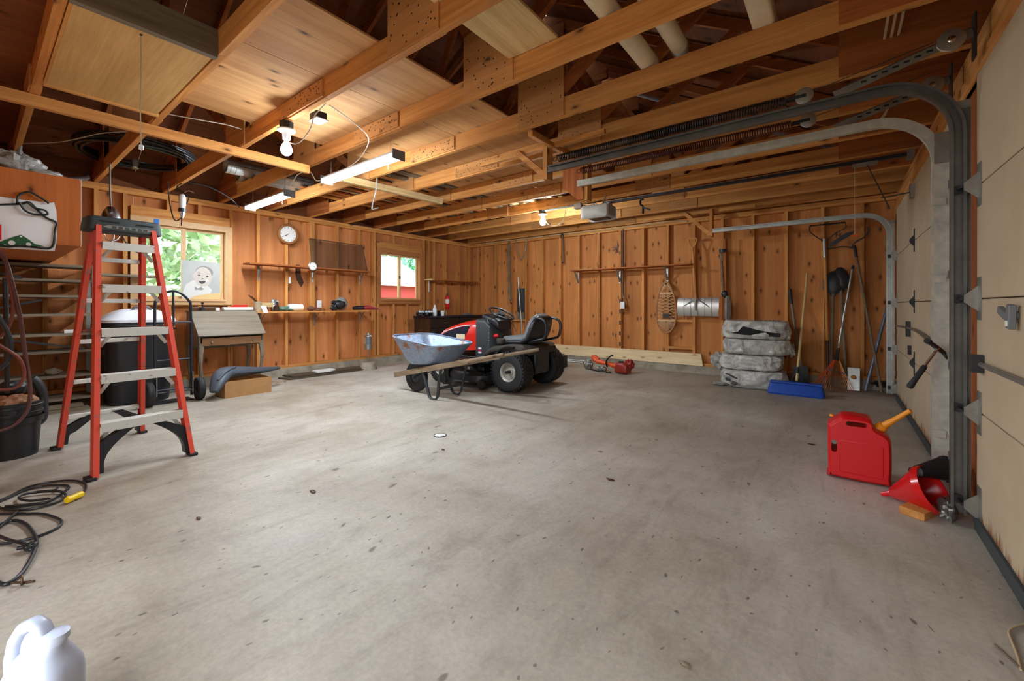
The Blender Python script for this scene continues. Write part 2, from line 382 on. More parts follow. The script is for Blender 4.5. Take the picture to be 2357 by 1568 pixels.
# ---- near end wall, behind the camera, with a doorway added to light the foreground
wn = struct('wall_front', (-3, YN, 0), 'plywood end wall with an unseen doorway added for light', 'wall')
DO = (-1.95, -.35, 2.05)
for x0, x1, z0, z1 in ((XA-.1, DO[0], .0, ZP), (DO[1], XD+.16, .0, ZP), (DO[0], DO[1], DO[2], ZP)): bx('sheathing_panel', x0, x1, YN-.1, YN-.087, z0, z1, 'ply_wall', wn)
for k in range(18):
    x = XA+.3+.4096*k
    if x < XD: bx('stud', x-.019, x+.019, YN-.087, YN, 0 if not DO[0] < x < DO[1] else DO[2]+.04, 2.41, 'pine_z', wn)
bx('top_plate', XA, XD+.14, YN-.087, YN, 2.41, ZP, 'pine_x', wn)
# ---- garage-door wall (right)
wr = struct('wall_right', (XD+.1, 3.2, 0), 'timber wall framing the two garage doors', 'wall')
D1 = (0.06, 2.94); D2 = (3.60, 6.44)
for y0, y1 in ((YN, D1[0]), (D1[1], D2[0]), (D2[1], YB+.09)):
    bx('sheathing_panel', XD+.135, XD+.148, y0, y1, .0, ZP, 'ply_wall', wr)
    for yy in (y0+.02, y1-.02, (y0+y1)/2): bx('stud', XD+.046, XD+.135, yy-.019, yy+.019, 0, 2.16, 'pine_z', wr)
bx('post_face', XD+.03, XD+.046, D1[1]-.02, D2[0]+.02, 0, 2.2, 'cedar_z', wr)
bx('corner_light_stop', XD+.0435, XD+.046, D2[1]-.02, YB+.08, 0, 2.2, 'cedar_z', wr); bx('corner_light_stop', XD+.0435, XD+.046, YN, D1[0]+.02, 0, 2.2, 'cedar_z', wr)  # thin boards added to stop light leaking in at the corners
for k in range(2): bx('header', XD+.046+k*.045, XD+.086+k*.045, YN, YB+.09, 2.16, 2.40, 'pine_y', wr)
bx('top_plate', XD+.046, XD+.135, YN, YB+.09, 2.402, ZP, 'pine_y', wr)
bx('header_trim', XD+.03, XD+.045, YN, YB, 2.17, 2.30, 'pine_y', wr)
# doors
t = NT('door_tan'); v = t.coords((1, 1, 1), False); tc = t.add('ShaderNodeTexCoord')
n = t.noise(v, 2.5, 5, .6); n2 = t.noise(v, 140, 2, .5)
col = t.ramp(n, [(.3, srgb(184, 164, 136)), (.7, srgb(200, 180, 150))])
t.put('Base Color', col); t.put('Roughness', .7); t.bump(n2, .1, .001)
t = NT('door_tan_rot'); tc = t.add('ShaderNodeTexCoord'); sp = t.add('ShaderNodeSeparateXYZ'); t.l.new(tc.outputs['Object'], sp.inputs[0])
v = t.coords((1, 9, 1.6), False); n = t.noise(v, 1.4, 6, .7); mr = t.add('ShaderNodeMath', operation='MULTIPLY_ADD')
t.l.new(sp.outputs[2], mr.inputs[0]); mr.inputs[1].default_value = -2.2; mr.inputs[2].default_value = -.29
ad = t.add('ShaderNodeMath', operation='ADD'); t.l.new(n, ad.inputs[0]); t.l.new(mr.outputs[0], ad.inputs[1])
n0 = t.noise(t.coords((1, 1, 1), False), 2.5, 5, .6)
t.put('Base Color', t.mix(t.ramp(ad.outputs[0], [(.62, g0), (.74, g1)]), t.ramp(n0, [(.3, srgb(184, 164, 136)), (.7, srgb(200, 180, 150))]), t.ramp(n, [(.4, srgb(92, 62, 36)), (.65, srgb(150, 96, 48))]))); t.put('Roughness', .75)
plain('seal_rubber', (58, 64, 66), .6)
def garage_door(n, y0, y1):
    d = struct('door_%d' % n, (XD, (y0+y1)/2, 0), ('near' if n == 1 else 'far')+' tan sectional overhead garage door, closed', 'garage door')
    for k in range(4):
        z0 = .035+.533*k
        bx('door_panel', XD, XD+.036, y0, y1, z0, z0+.528, 'door_tan_rot' if k == 0 else 'door_tan', d, .004)
    bx('backing', XD+.037, XD+.043, y0-.02, y1+.02, 0, 2.19, 'door_tan', d)  # unseen sheet added to block light leaking through the panel gaps
    bx('bottom_seal', XD-.008, XD+.03, y0, y1, .0, .034, 'seal_rubber', d)
    bx('bottom_rail', XD-.012, XD-.001, y0, y1, .034, .07, 'seal_rubber', d)
    for k in range(1, 4):     # centre hinges across the seams
        for yy in ((y0+y1)/2, ):
            z = .0325+.533*k
            h = ob('hinge', [g_box(XD-.003, XD-.0005, yy-.03, yy+.03, z-.1, z+.1), g_lathe([(.012, -.035), (.012, .035)], 10, (XD-.012, yy, z), 'y'), g_prism([(XD-.003, z-.05), (XD-.03, z-.012), (XD-.03, z+.012), (XD-.003, z+.05)], yy-.022, yy-.018, 'y'), g_prism([(XD-.003, z-.05), (XD-.03, z-.012), (XD-.03, z+.012), (XD-.003, z+.05)], yy+.018, yy+.022, 'y')], 'dark_steel', d)
    return d
door1 = garage_door(1, *D1); door2 = garage_door(2, *D2)

# ---- roof: sheathing sheets on both slopes, gable ends
PITCH = .583; XM = -3.03; ZE = 2.60                 # eave height of the sheathing underside at x=XE
XE0, XE1 = XA-.14, XD+.20
def zroof(x): return ZE+.06+min(x-XE0, XE1-x)*PITCH
cl = struct('ceiling', (XM, 3, ZP), 'underside of the plywood roof deck over the trusses', 'ceiling')
ln = math.hypot(1, PITCH)
for side in (0, 1):
    for i in range(4):
        xa = XE0-.1+i*(XM-XE0+.1)/4; xb = XE0-.1+(i+1)*(XM-XE0+.1)/4
        if side: xa, xb = XE1-(xa-XE0), XE1-(xb-XE0)
        for j in range(4):
            ya = YN-.2+j*2.03; yb = ya+2.027
            za, zb = zroof(xa), zroof(xb)
            v = [V(xa, ya, za), V(xa, yb, za), V(xb, yb, zb), V(xb, ya, zb)]; v += [p+V(0, 0, .014) for p in v]
            f = [(0, 1, 2, 3), (4, 7, 6, 5), (0, 4, 5, 1), (1, 5, 6, 2), (2, 6, 7, 3), (3, 7, 4, 0)]
            if side: f = [q[::-1] for q in f]
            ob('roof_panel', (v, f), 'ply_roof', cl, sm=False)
for xe, nm in ((XE0+.045, 0), (XE1-.06, 1)):        # frieze boards closing the eaves between the trusses
    for k in range(13):
        ya = YN-.05 if k == 0 else .27+.61*(k-1); yb = .23+.61*k if k < 12 else YB+.09
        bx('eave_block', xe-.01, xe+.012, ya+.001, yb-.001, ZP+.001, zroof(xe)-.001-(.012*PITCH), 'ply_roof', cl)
for nm, y in (('gable_panel', YB+.09), ('gable_panel', YN-.1)):
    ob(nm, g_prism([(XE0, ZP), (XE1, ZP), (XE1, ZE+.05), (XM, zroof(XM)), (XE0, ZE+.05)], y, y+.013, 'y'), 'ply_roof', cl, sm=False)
# attic floor sheets on the bottom chords
for xa, xb in ((-2.74, -2.12), (-3.90, -2.745)):
    for j, (ya, yb) in enumerate(((.875, 2.69), (2.693, 4.5))): bx('plywood_sheet', xa, xb, ya, yb, ZT+.142, ZT+.155, 'ply_attic', cl)
bx('plywood_sheet', -6.2, -2.1, YN, .235, ZT+.142, ZT+.155, 'ply_roof', cl)

# ---- trusses
ORD = ['left of the attic hatch', 'along the right edge of the attic hatch', 'carrying the bulb above the ladder', 'next behind the bulb above the ladder', 'above the longer tube light', 'over the near end of the steel tracks', 'just beyond the paired door tracks', 'second beyond the paired door tracks', 'right in front of the opener', 'over the garage door opener', 'nearest but one to the back wall', 'resting on the back wall']
def truss(k):
    y = .25+.61*k; t = thing('roof_truss', 'plywood-gusseted timber roof truss '+ORD[k], 'truss', (XM, y, ZT), 'roof trusses')
    def seg(nm, a, b, h, m='pine_x', w=.038): return bm_(nm, (a[0], y, a[1]), (b[0], y, b[1]), w, h, m, t)
    xj = XM+.31
    seg('bottom_chord', (XE0+.05, ZT+.07), (xj, ZT+.07), .14); seg('bottom_chord', (xj+.004, ZT+.07), (XE1-.05, ZT+.07), .14)
    dz = .062
    for xe, sg in ((XE0, 1), (XE1, -1)):
        seg('top_chord', (xe, zroof(xe)-dz-.0), (XM-sg*.0, zroof(XM)-dz), .09, 'cedar_x')
    zr = lambda x: zroof(x)-.11
    for s in (-1, 1):
        xb = XM+s*1.23; seg('web', (xb, ZT+.13), (XM+s*.05, zr(XM)-.08), .088, 'cedar_x'); seg('web', (xb+s*.06, ZT+.13), (XM+s*2.35, zr(XM+s*2.35)-.02), .088, 'cedar_x')
        for yy in (y-.025, y+.025):
            h = .42
            ob('gusset', g_prism([(xb-.21, ZT+.005), (xb+.21, ZT+.005), (xb+.21, ZT+h), (xb+.0, ZT+h+.05), (xb-.21, ZT+h)], yy-.005, yy+.005, 'y'), 'ply_gusset', t, sm=False)
            xe = XE1 if s > 0 else XE0
            if k < 10: ob('heel_gusset', g_prism([(xe-s*.06, ZT+.01), (xe-s*.72, ZT+.01), (xe-s*.72, zroof(xe-s*.72)-.03), (xe-s*.06, zroof(xe-s*.06)-.03)], yy-.005, yy+.005, 'y'), 'cedar_x', t, sm=False)
    for yy in (y-.025, y+.025):
        if k >= 2: bx('splice_plate', XM-.31, XM+.3, yy-.005, yy+.005, ZT+.012, ZT+.128, 'ply_gusset', t)
        ob('ridge_gusset', g_prism([(XM-.35, zroof(XM-.35)-.05), (XM-.35, zr(XM)-.3), (XM+.35, zr(XM)-.3), (XM+.35, zroof(XM-.35)-.05), (XM, zroof(XM)-.05)], yy-.005, yy+.005, 'y'), 'cedar_x', t, sm=False)
    if k >= 2:   # nail heads on the near splice plate and gusset
        rr = random.Random(k); ng = []
        for q in range(34):
            xx = XM-.29+.57*rr.random(); zz = ZT+.02+.1*rr.random(); ng.append(g_box(xx-.004, xx+.004, y-.0315, y-.0298, zz-.004, zz+.004))
        for q in range(26):
            xx = XM+1.23-.19+.38*rr.random(); zz = ZT+.02+.28*rr.random(); ng.append(g_box(xx-.004, xx+.004, y-.0315, y-.0298, zz-.004, zz+.004))
        no = ob('nail_heads', ng, 'dark_steel', t); no['kind'] = 'stuff'
    return t
for k in range(12): truss(k)
# ================================================================ LAMPS
def emit(name, col, st):
    t = NT(name); t.put('Base Color', (1, 1, 1, 1)); t.put('Emission Color', (*col, 1)); t.put('Emission Strength', st)
emit('bulb_glow', (.80, .91, 1), BULB); emit('bulb_glow_far', (.80, .91, 1), BULB2); emit('tube_glow', (.80, .91, 1), TUBE)
def bulb_lamp(x, y, label, zt=ZT, drop=0, glow='bulb_glow'):
    t = thing('ceiling_bulb', label, 'lamp', (x, y, zt), 'bare bulbs on the trusses')
    ob('octagon_box', g_lathe([(.05, zt-.055), (.052, zt-.001)], 8, (x, y, 0)), 'black_plastic', t)
    ob('lampholder', g_lathe([(.03, zt-.068), (.062, zt-.066), (.064, zt-.056), (.03, zt-.055)], 20, (x, y, 0)), 'white_paint', t)
    ob('socket', g_lathe([(.02, zt-.135-drop), (.026, zt-.13), (.032, zt-.068), (.03, zt-.066)], 16, (x, y, 0)), 'white_paint', t)
    zb = zt-.21-drop
    ob('bulb', g_lathe([(.001, zb-.042), (.018, zb-.039), (.033, zb-.026), (.041, zb-.004), (.039, zb+.014), (.027, zb+.042), (.016, zb+.06), (.0145, zb+.075)], 18, (x, y, 0)), glow, t)
    return t
L1 = bulb_lamp(-3.32, 1.47, 'bare white bulb on a porcelain holder above the stepladder', drop=.0)
L2 = bulb_lamp(-3.42, 5.13, 'bare white bulb on the truss left of the garage door opener', drop=-.03, glow='bulb_glow_far')
def tube_light(x0, x1, y, z, label):
    t = thing('tube_light', label, 'lamp', ((x0+x1)/2, y, z), 'hanging LED tube lights')
    ob('housing', g_prism([(y-.05, z+.022), (y-.058, z+.03), (y-.03, z+.06), (y+.03, z+.06), (y+.058, z+.03), (y+.05, z+.022)], x0, x1, 'x'), 'white_paint', t)
    ob('diffuser', g_prism([(y-.049, z+.021), (y-.042, z), (y-.02, z-.01), (y+.02, z-.01), (y+.042, z), (y+.049, z+.021)], x0+.01, x1-.03, 'x'), 'tube_glow', t)
    for xx in (x0-.012, x1): bx('end_cap', xx, xx+.012, y-.062, y+.062, z-.014, z+.064, 'grey_plastic', t)
    for xx in (x0+.08, x1-.1):
        g = []
        for k in range(int((ZT+.138-z-.06)/.022)):
            zz = z+.06+.022*k; g.append(g_tube([(xx+(k % 2)*.004, y-(1-k % 2)*.004, zz), (xx-(k % 2)*.004, y+(1-k % 2)*.004, zz), (xx-(k % 2)*.004, y+(1-k % 2)*.004, zz+.024), (xx+(k % 2)*.004, y-(1-k % 2)*.004, zz+.024)], .0012, 4, True))
        ob('chain', g, 'galvanised', t)
    tb('pull_cord', [(x1-.08, y-.04, z), (x1-.08, y-.04, z-.09)], .002, 'white_plastic', t, 5)
tube_light(-4.06, -2.91, 2.19, 2.30, 'longer white hanging tube light right of the bulb')
tube_light(-5.95, -4.88, 2.19, 2.30, 'white hanging tube light nearest the window wall')
jb = thing('junction_box', 'small white-lidded junction box screwed to the truss beside the bulb', 'electrical box', (-2.98, 1.5, ZT))
bx('box', -3.03, -2.93, 1.505, 1.58, ZT-.05, ZT-.001, 'dark_steel', jb); bx('lid', -3.04, -2.92, 1.50, 1.59, ZT-.056, ZT-.0505, 'white_paint', jb)
tag(tb('lamp_cord', [(-3.30, 1.45, 2.32), (-3.2, 1.44, 2.27), (-3.1, 1.46, 2.25), (-2.98, 1.48, 2.32), (-2.93, 1.49, 2.41), (-2.78, 1.49, 2.452)], .004, 'wire_white', n=6), 'white zigzag cord hanging between the bulb and its junction box', 'cord')
tag(tb('lamp_cord', [(-2.78, 1.52, 2.452), (-2.9, 1.75, 2.46), (-3.05, 2.0, 2.44), (-3.4, 2.15, 2.40), (-3.7, 2.19, 2.37)], .004, 'wire_white', n=6), 'thin cord running from the bulb truss to the longer tube light', 'cord')
tag(tb('lamp_cord', [(-4.08, 2.17, 2.33), (-4.2, 2.15, 2.34), (-4.24, 2.1, 2.43), (-4.36, 2.05, 2.41), (-4.6, 2.12, 2.42), (-4.80, 2.17, 2.40), (-4.86, 2.19, 2.365)], .005, 'wire_white', n=6), 'white looping cord linking the two tube lights', 'cord')
tag(tb('loop_cord', [(-3.36, 5.10, 2.34), (-3.3, 5.08, 2.24), (-3.15, 5.06, 2.19), (-3.02, 5.05, 2.26), (-2.98, 5.06, 2.45)], .005, 'wire_white', n=7), 'white cord drooping below the bulb by the opener', 'cord')
cd = thing('conduit', 'white-grey cable run clipped under the truss beside the opener bulb', 'conduit', (-3.1, 5.1, ZT))
tb('tube', [(-3.40, 5.1, 2.444), (-2.75, 5.1, 2.444)], .014, 'galvanised', cd); bx('clamp_box', -2.86, -2.76, 5.06, 5.14, 2.39, 2.459, 'track_steel', cd)
tb('wire', [(-2.76, 5.1, 2.43), (-2.65, 5.1, 2.41), (-2.55, 5.06, 2.42), (-2.5, 5.04, 2.39)], .005, 'wire_black', cd, n=5)

# ================================================================ OVERHEAD TIMBER AND STORAGE
cp = thing('nailing_strip', 'long pine strip nailed across under the trusses past the hatch', 'timber', (-4.2, .8, 2.42)); bm_('strip', (-4.215, -.45, 2.418), (-4.165, 2.06, 2.418), .04, .078, 'pine_y', cp)
tag(bm_('nailing_strip', (-4.15, 2.40, 2.415), (-4.09, 3.76, 2.42), .05, .07, 'pale_y'), 'short pale strip nailed under the trusses beyond the tube lights', 'timber')
tag(bm_('batten', (-4.32, .27, 2.475), (-4.30, .84, 2.475), .03, .028, 'pine_y'), 'thin pine batten between two trusses beside the hatch', 'timber')
ht = thing('attic_hatch', 'pale plywood attic hatch between two trusses with a pull cord', 'hatch', (-3.3, .55, 2.44))
bx('panel', -3.90, -2.77, .285, .825, 2.452, 2.466, 'ply_hatch', ht)
bx('edge_strip', -3.93, -3.905, .275, .835, 2.44, 2.50, 'pine_y', ht)
bx('side_board', -3.90, -2.2, .272, .284, 2.45, 2.60, 'pine_x', ht)
bx('header_board', -2.765, -2.725, .27, .84, 2.445, 2.601, 'grey_wood_y', ht)
bx('end_panel', -4.16, -3.935, .27, .84, 2.52, 2.532, 'ply_gusset', ht)
pc = P(325, 80, z=2.45); tb('pull_cord', [pc, pc-V(0, 0, .2), pc-V(.002, .003, .40), pc-V(0, 0, .56)], .003, 'wire_tan', ht, 6)
ob('cord_knob', g_lathe([(.004, -.025), (.011, -.02), (.009, 0), (.003, .005)], 10, pc-V(0, 0, .565)), 'white_plastic', ht)
ob('cord_screw', g_ball(pc, .007, 8, 6), 'dark_steel', ht)
# black pipe coil on the chords
cc = P(318, 352, z=2.68); ck = thing('pipe_coil', 'big coil of black poly pipe lying on the trusses', 'pipe coil', (cc.x, cc.y, 2.62))
for i, (r, dz, dx) in enumerate(((.50, .02, 0), (.47, .05, .01), (.53, .045, -.01), (.49, .08, .02), (.455, .02, 0), (.52, .09, -.02))):
    pts = [(cc.x+dx+r*1.0*math.cos(a), cc.y+r*.92*math.sin(a), 2.617+dz+.008*math.sin(3*a+i)) for a in [2*math.pi*q/36 for q in range(36)]]
    tb('pipe_turn', pts, .013, 'hose_black', ck, 7, True)
tp = V(cc.x-.05, cc.y, 2.67)
a = R(172); px_ = V(cc.x+.49*math.cos(a), cc.y+.45*math.sin(a), 2.67); bx('tape', px_.x-.05, px_.x+.05, px_.y-.035, px_.y+.035, 2.618, 2.735, 'galvanised', ck, .02)
tag(tb('pipe_length', [(-5.5, -.45, 2.035), (-5.0, .1, 2.035), (-4.85, .42, 2.06), (-5.3, .62, 2.2), (-6.1, .72, 2.40)], .02, 'hose_black', n=8), 'black pipe running over the top of the hanging cabinet', 'pipe')
# stove pipes
for i, (px, py, r, ln_, lb) in enumerate(((528, 385, .085, 1.0, 'upper galvanised stovepipe resting on the trusses'), (545, 412, .075, .75, 'lower galvanised stovepipe with an open end on the trusses'))):
    p = V(-5.60, 1.80, 2.604+r) if i == 0 else V(-5.80, 2.0, 2.604+r); o = thing('stovepipe', lb, 'pipe', (p.x, p.y+ln_/2, p.z-r))
    ob('pipe', g_lathe([(r-.004, .02), (r-.002, 0), (r, 0), (r, ln_)], 22, (p.x, p.y, p.z), 'y'), 'galvanised', o); ob('seam', g_box(p.x+r*.9, p.x+r*.9+.01, p.y, p.y+ln_, p.z-.004, p.z+.004), 'bright_steel', o)
    for k in (.04, .09): ob('bead', g_torus((p.x, p.y+k, p.z), r, .004, 'y', 22, 5), 'galvanised', o)
p = V(-6.02, 2.1, 0); tag(bx('wood_offcut', p.x-.06, p.x+.12, p.y-.05, p.y+.2, 2.602, 2.64, 'pale_x'), 'pale wood offcut lying under the open stovepipe', 'timber')
# lumber stored on the chords further back
lr = random.Random(5)
for i in range(26):
    x = -5.75+i*.104+lr.uniform(-.004, .004); y0 = 2.55+lr.uniform(0, .35); y1 = y0+lr.uniform(2.2, 3.4); w = lr.choice((.05, .07, .09)); z = ZT+.142+(.024 if i % 3 == 1 else 0)
    mt = lr.choice(('pine_y', 'cedar_y', 'grey_wood_y', 'pale_y'))
    if x > -3.95 and y0 < 4.5: y0, y1 = 4.52, 6.0
    tag(bx('stored_board', x-w/2, x+w/2, y0, y1, z, z+lr.choice((.019, .022)), mt), ('%s stored board lying on the trusses, number %d counting from the window wall' % (dict(pine='pine', cedar='reddish', grey='weathered grey', pale='pale')[mt.split('_')[0]], i+1)), 'board', 'boards stored on the trusses')
# pieces tucked up on the trusses at the right
bs = P(1185, 40, z=2.62); tag(ob('leaning_sheet', g_prism([(-1.62, .9), (-1.27, .9), (-1.27, 2.06), (-1.62, 2.06)], 2.602, 2.618, 'z'), 'pale_y'), 'beige weathered board lying on the trusses beside a gusset', 'board')
for i, (px, py, y1, r, lb, sq) in enumerate(((1500, 128, 2.78, .058, 'cream wrapped tube on the trusses, rounded end', 0), (1568, 78, 2.78, .052, 'cream tube with a crumpled foil end on the trusses', 0), (1772, 58, 2.95, .055, 'square cream tube on the trusses nearest the garage doors', 1))):
    p = P(px, py, y=y1); z = ZT+.142+r+(.05 if i == 1 else .0)
    o = thing('wrapped_tube', lb, 'tube', (p.x, y1-.9, z-r))
    ring = lambda rr, yy: [V(p.x+a*rr/r, yy, z+b*rr/r) for a, b in (rrect(2*r, 2*r, r*.35 if sq else r*.98, 4))]
    rings = [ring(r, .6), ring(r, y1-.06)]
    rings += [ring(r*.97, y1-.03), ring(r*.8, y1), ring(r*.3, y1+.012)]
    ob('tube', g_loft(rings), 'tube_cream' if 'tube_cream' in M else (plain('tube_cream', (222, 206, 172), .6, var=.1) and 'tube_cream'), o)
    if i == 1: ob('foil_end', g_ball((p.x, y1-.02, z), r*1.15, 12, 8, (1, .8, 1)), 'galvanised', o)
# bent rod hook hanging from a truss
h = P(868, 412, y=2.72); tag(tb('rod_hook', [(h.x, 2.72, 2.458), (h.x-.03, 2.72, 2.30), (h.x-.09, 2.72, 2.17), (h.x-.08, 2.72, 2.13), (h.x+.02, 2.72, 2.13)], .007, 'track_steel', n=5), 'bent steel rod hook hanging from a truss beside the tube light', 'hook')
# loose ceiling wires
tag(tb('ceiling_wire', [(-6.2, .28, 2.62), (-5.6, .5, 2.56), (-5.2, .7, 2.60), (-5.0, .85, 2.615)], .004, 'wire_white', n=6), 'thin pale wire strung behind the hatch truss', 'wire')
tag(tb('ceiling_wire', [(-4.3, .89, 2.61), (-4.1, 1.1, 2.57), (-4.05, 1.3, 2.58), (-4.1, 1.44, 2.60)], .004, 'wire_white', n=6), 'thin pale wire sagging between the hatch truss and the bulb truss', 'wire')
tag(tb('ceiling_wire', [(-6.0, 1.45, 2.50), (-5.9, 1.7, 2.48), (-5.95, 1.95, 2.40), (-6.05, 2.1, 2.32)], .006, 'hose_black', n=6), 'black cable drooping down towards the small tube light', 'wire')
# ================================================================ GARAGE DOOR HARDWARE
def chan(path, y, w=.056, dp=.032, th=.004, face=-1):
    """C-channel swept along a path of (x,z) points; the open side looks to -y when face is -1"""
    pr = [(-w/2, 0), (w/2, 0), (w/2, dp), (w/2-.012, dp), (w/2-.012, dp-th), (w/2-th, dp-th), (w/2-th, th), (-w/2+th, th), (-w/2+th, dp-th), (-w/2+.012, dp-th), (-w/2+.012, dp), (-w/2, dp)]
    rings = []
    for i, (x, z) in enumerate(path):
        a = Vector(path[max(i-1, 0)]); b = Vector(path[min(i+1, len(path)-1)]); d = (b-a).normalized(); n = Vector((-d.y, d.x))
        rings.append([V(x+n.x*p, y+face*q, z+n.y*p) for p, q in pr])
    return g_loft(rings)
def tpath(x0, z, xv, rad, zb):
    p = [(x0+(xv-rad-x0)*k/4, z) for k in range(5)]
    p += [(xv-rad+rad*math.sin(R(a)), z-rad+rad*math.cos(R(a))) for a in range(9, 90, 9)]
    return p+[(xv, z-rad-.001), (xv, zb)]
def g_spring(p, q, r, wire, turns, ppt=9):
    p, q = Vector(p), Vector(q); d, s, u = frame(q-p); n = turns*ppt
    return g_tube([p+(q-p)*(i/n)+s*r*math.cos(2*math.pi*i/ppt)+u*r*math.sin(2*math.pi*i/ppt) for i in range(n+1)], wire, 4)
XV = XD-.058
def track(y, z, rad, label, mat, x0=-1.93, face=-1, zb=.05):
    t = thing('door_track', label, 'door track', (XV, y, 0), 'overhead door tracks')
    ob('rail', chan(tpath(x0, z, XV, rad, zb), y, face=face), mat, t)
    s = 1 if face < 0 else -1
    ob('wall_angle', [g_box(XV-.02, XV+.045, y+s*.001, y+s*.004, .05, z-rad+.12), g_box(XV+.043, XV+.046, y, y+s*.035, .05, z-rad+.12)], mat, t)
    for k in range(4): bx('bracket', XV-.03, XV+.03, y+s*.004, y+s*.016, .3+.45*k, .34+.45*k, mat, t)
    ob('flag_bracket', [g_box(XV-.02, XV+.046, y+s*.0045, y+s*.0075, z-rad-.02, z-rad+.16)], 'track_steel', t)
    return t
plain('aged_track', (186, 182, 168), .55, .3, var=.3, bscale=40)
tA = track(2.98, 2.205, .29, 'galvanised curved track on the far side of the near garage door', 'dark_track' if plain('dark_track', (112, 110, 106), .42, .75, var=.3, bscale=25) else '')
tB = track(3.47, 2.205, .29, 'aged pale curved track on the near side of the far garage door', 'aged_track', face=1)
tC = track(6.50, 2.13, .24, 'thin curved track beside the back wall for the far garage door', 'galvanised', x0=-1.42)
# perforated angles carrying the tracks, with the cable pulleys
def angle(y, z, label, s=1):
    t = thing('support_angle', label, 'bracket', (XV, y, z), 'perforated track support angles')
    a, b = V(XD-.01, y, z+.18), V(-.02, y, z+.035); dz = V(0, 0, .04)
    ob('bar', [g_beam(a, b, .004, .045), g_beam(a+V(0, .018, .022), b+V(0, .018, .022), .04, .004)], 'track_steel', t)
    g = [];
    for k in range(9): p = a+(b-a)*(.12+.08*k); g.append(g_box(p.x-.012, p.x+.012, y-.0035, y-.0022, p.z-.005, p.z+.005))
    ob('slots', g, 'black_plastic', t)
    for nm, r, y0, y1, m in (('pulley', .052, -.022, -.004, 'galvanised'), ('pulley_hub', .016, -.03, -.0225, 'bright_steel')):
        ob(nm, g_lathe([(r*.6, y0), (r, y0+.003), (r*.86, (y0+y1)/2), (r, y1-.003), (r*.6, y1)], 20, (XD-.085, y, z+.16), 'y'), m, t)
    bx('wall_plate', XD-.008, XD-.001, y-.03, y+.04, z+.05, z+.26, 'dark_steel', t)
angle(2.955, 2.205, 'perforated steel angle with a pulley above the nearest track curve'); angle(3.49, 2.205, 'perforated steel angle with a pulley above the second track curve')
plain('spring_dark', (44, 40, 38), .5, .5); plain('spring_red', (86, 34, 28), .5, .4)
def spring(y, z, label, mat):
    t = thing('extension_spring', label, 'spring', (-.9, y, z), 'garage door springs')
    ob('coil', g_spring((-1.86, y, z), (-.25, y, z), .027, .0045, 104), mat, t)
    ob('end_hook', g_torus((-1.89, y, z), .018, .0035, 'y', 14, 5), mat, t)
    px_ = -.16
    ob('pulley', g_lathe([(.03, -.012), (.046, -.01), (.038, 0), (.046, .01), (.03, .012)], 18, (px_, y, z+.005), 'y'), 'galvanised', t)
    ob('pulley_fork', [g_box(-.25, px_+.01, y-.018, y-.014, z-.006, z+.012), g_box(-.25, px_+.01, y+.014, y+.018, z-.006, z+.012)], 'dark_steel', t)
    tb('cable', [(px_+.04, y, z+.02), (XD-.1, y, z+.12)], .002, 'dark_steel', t, 5)
spring(3.02, 2.30, 'long black extension spring above the nearest steel track', 'spring_dark'); spring(3.43, 2.30, 'long rusty-red extension spring above the second steel track', 'spring_red')
# timber hangers holding the inner ends of the tracks
hg = thing('track_hanger', 'pine hanger with a diagonal brace holding the nearest track end', 'bracket', (-1.95, 3.03, 2.16))
bx('upright', -1.99, -1.95, 2.99, 3.08, 2.14, 2.47, 'pine_z', hg); bm_('brace', (-1.99, 3.035, 2.18), (-2.30, 3.035, 2.452), .038, .05, 'pine_x', hg)
bm_('strip', (-2.75, 3.06, 2.44), (-1.45, 3.06, 2.44), .038, .036, 'pine_x', hg); bx('cross_strip', -1.95, -1.91, 2.72, 3.6, 2.41, 2.45, 'pine_y', hg)
hg = thing('track_hanger', 'plywood hanger plate with a cut corner holding the second track end', 'bracket', (-1.9, 3.56, 2.13))
ob('plate', g_prism([(-2.10, 2.459), (-1.88, 2.459), (-1.88, 2.06), (-1.94, 2.06), (-2.10, 2.20)], 3.50, 3.513, 'y'), 'cedar_z', hg, sm=False); bx('upright', -1.885, -1.845, 3.514, 3.60, 2.05, 2.459, 'pine_z', hg)
hg = thing('track_hanger', 'small pine triangle bracket holding the back track end', 'bracket', (-1.45, 6.56, 2.1))
bx('upright', -1.47, -1.43, 6.53, 6.61, 2.06, 2.459, 'pine_z', hg); bm_('brace', (-1.47, 6.57, 2.09), (-1.82, 6.57, 2.44), .036, .05, 'pine_x', hg); bm_('strip', (-2.45, 6.60, 2.435), (-.9, 6.60, 2.435), .036, .045, 'pine_x', hg)
# rollers and edge hinges on the doors, lock gear
def edge_hinges(d, y, s):
    for k in range(4):
        z = .0325+.533*k if k else .12
        h = ob('edge_hinge', [g_box(XD-.004, XD-.0005, y-.035, y+.035, z-.1, z+.1), g_prism([(XD-.004, z-.06), (XD-.05, z-.016), (XD-.05, z+.016), (XD-.004, z+.06)], y+s*.02, y+s*.026, 'y')], 'track_steel', d)
        ob('roller', g_lathe([(.006, -.0), (.006, .07), (.022, .07), (.022, .085), (.006, .085)], 12, (XV, y+s*.02 if s > 0 else y-.105, z), 'y'), 'dark_steel', h)
edge_hinges(door1, D1[1]-.06, .6); edge_hinges(door2, D2[1]-.05, 1)
p = P(2338, 730, x=XD)
lk = ob('lock_handle', [g_beam((XD-.02, p.y+.09, 1.05), (XD-.02, p.y-.02, 1.02), .018, .03), g_beam((XD-.02, p.y-.045, 1.07), (XD-.02, p.y-.035, .98), .02, .035), g_lathe([(.016, -.03), (.016, 0)], 12, (XD, p.y-.03, 1.03), 'x')], 'grey_plastic', door1, .003)
bx('label_tag', XD-.033, XD-.0305, p.y-.05, p.y-.03, .99, 1.01, 'paper', lk)
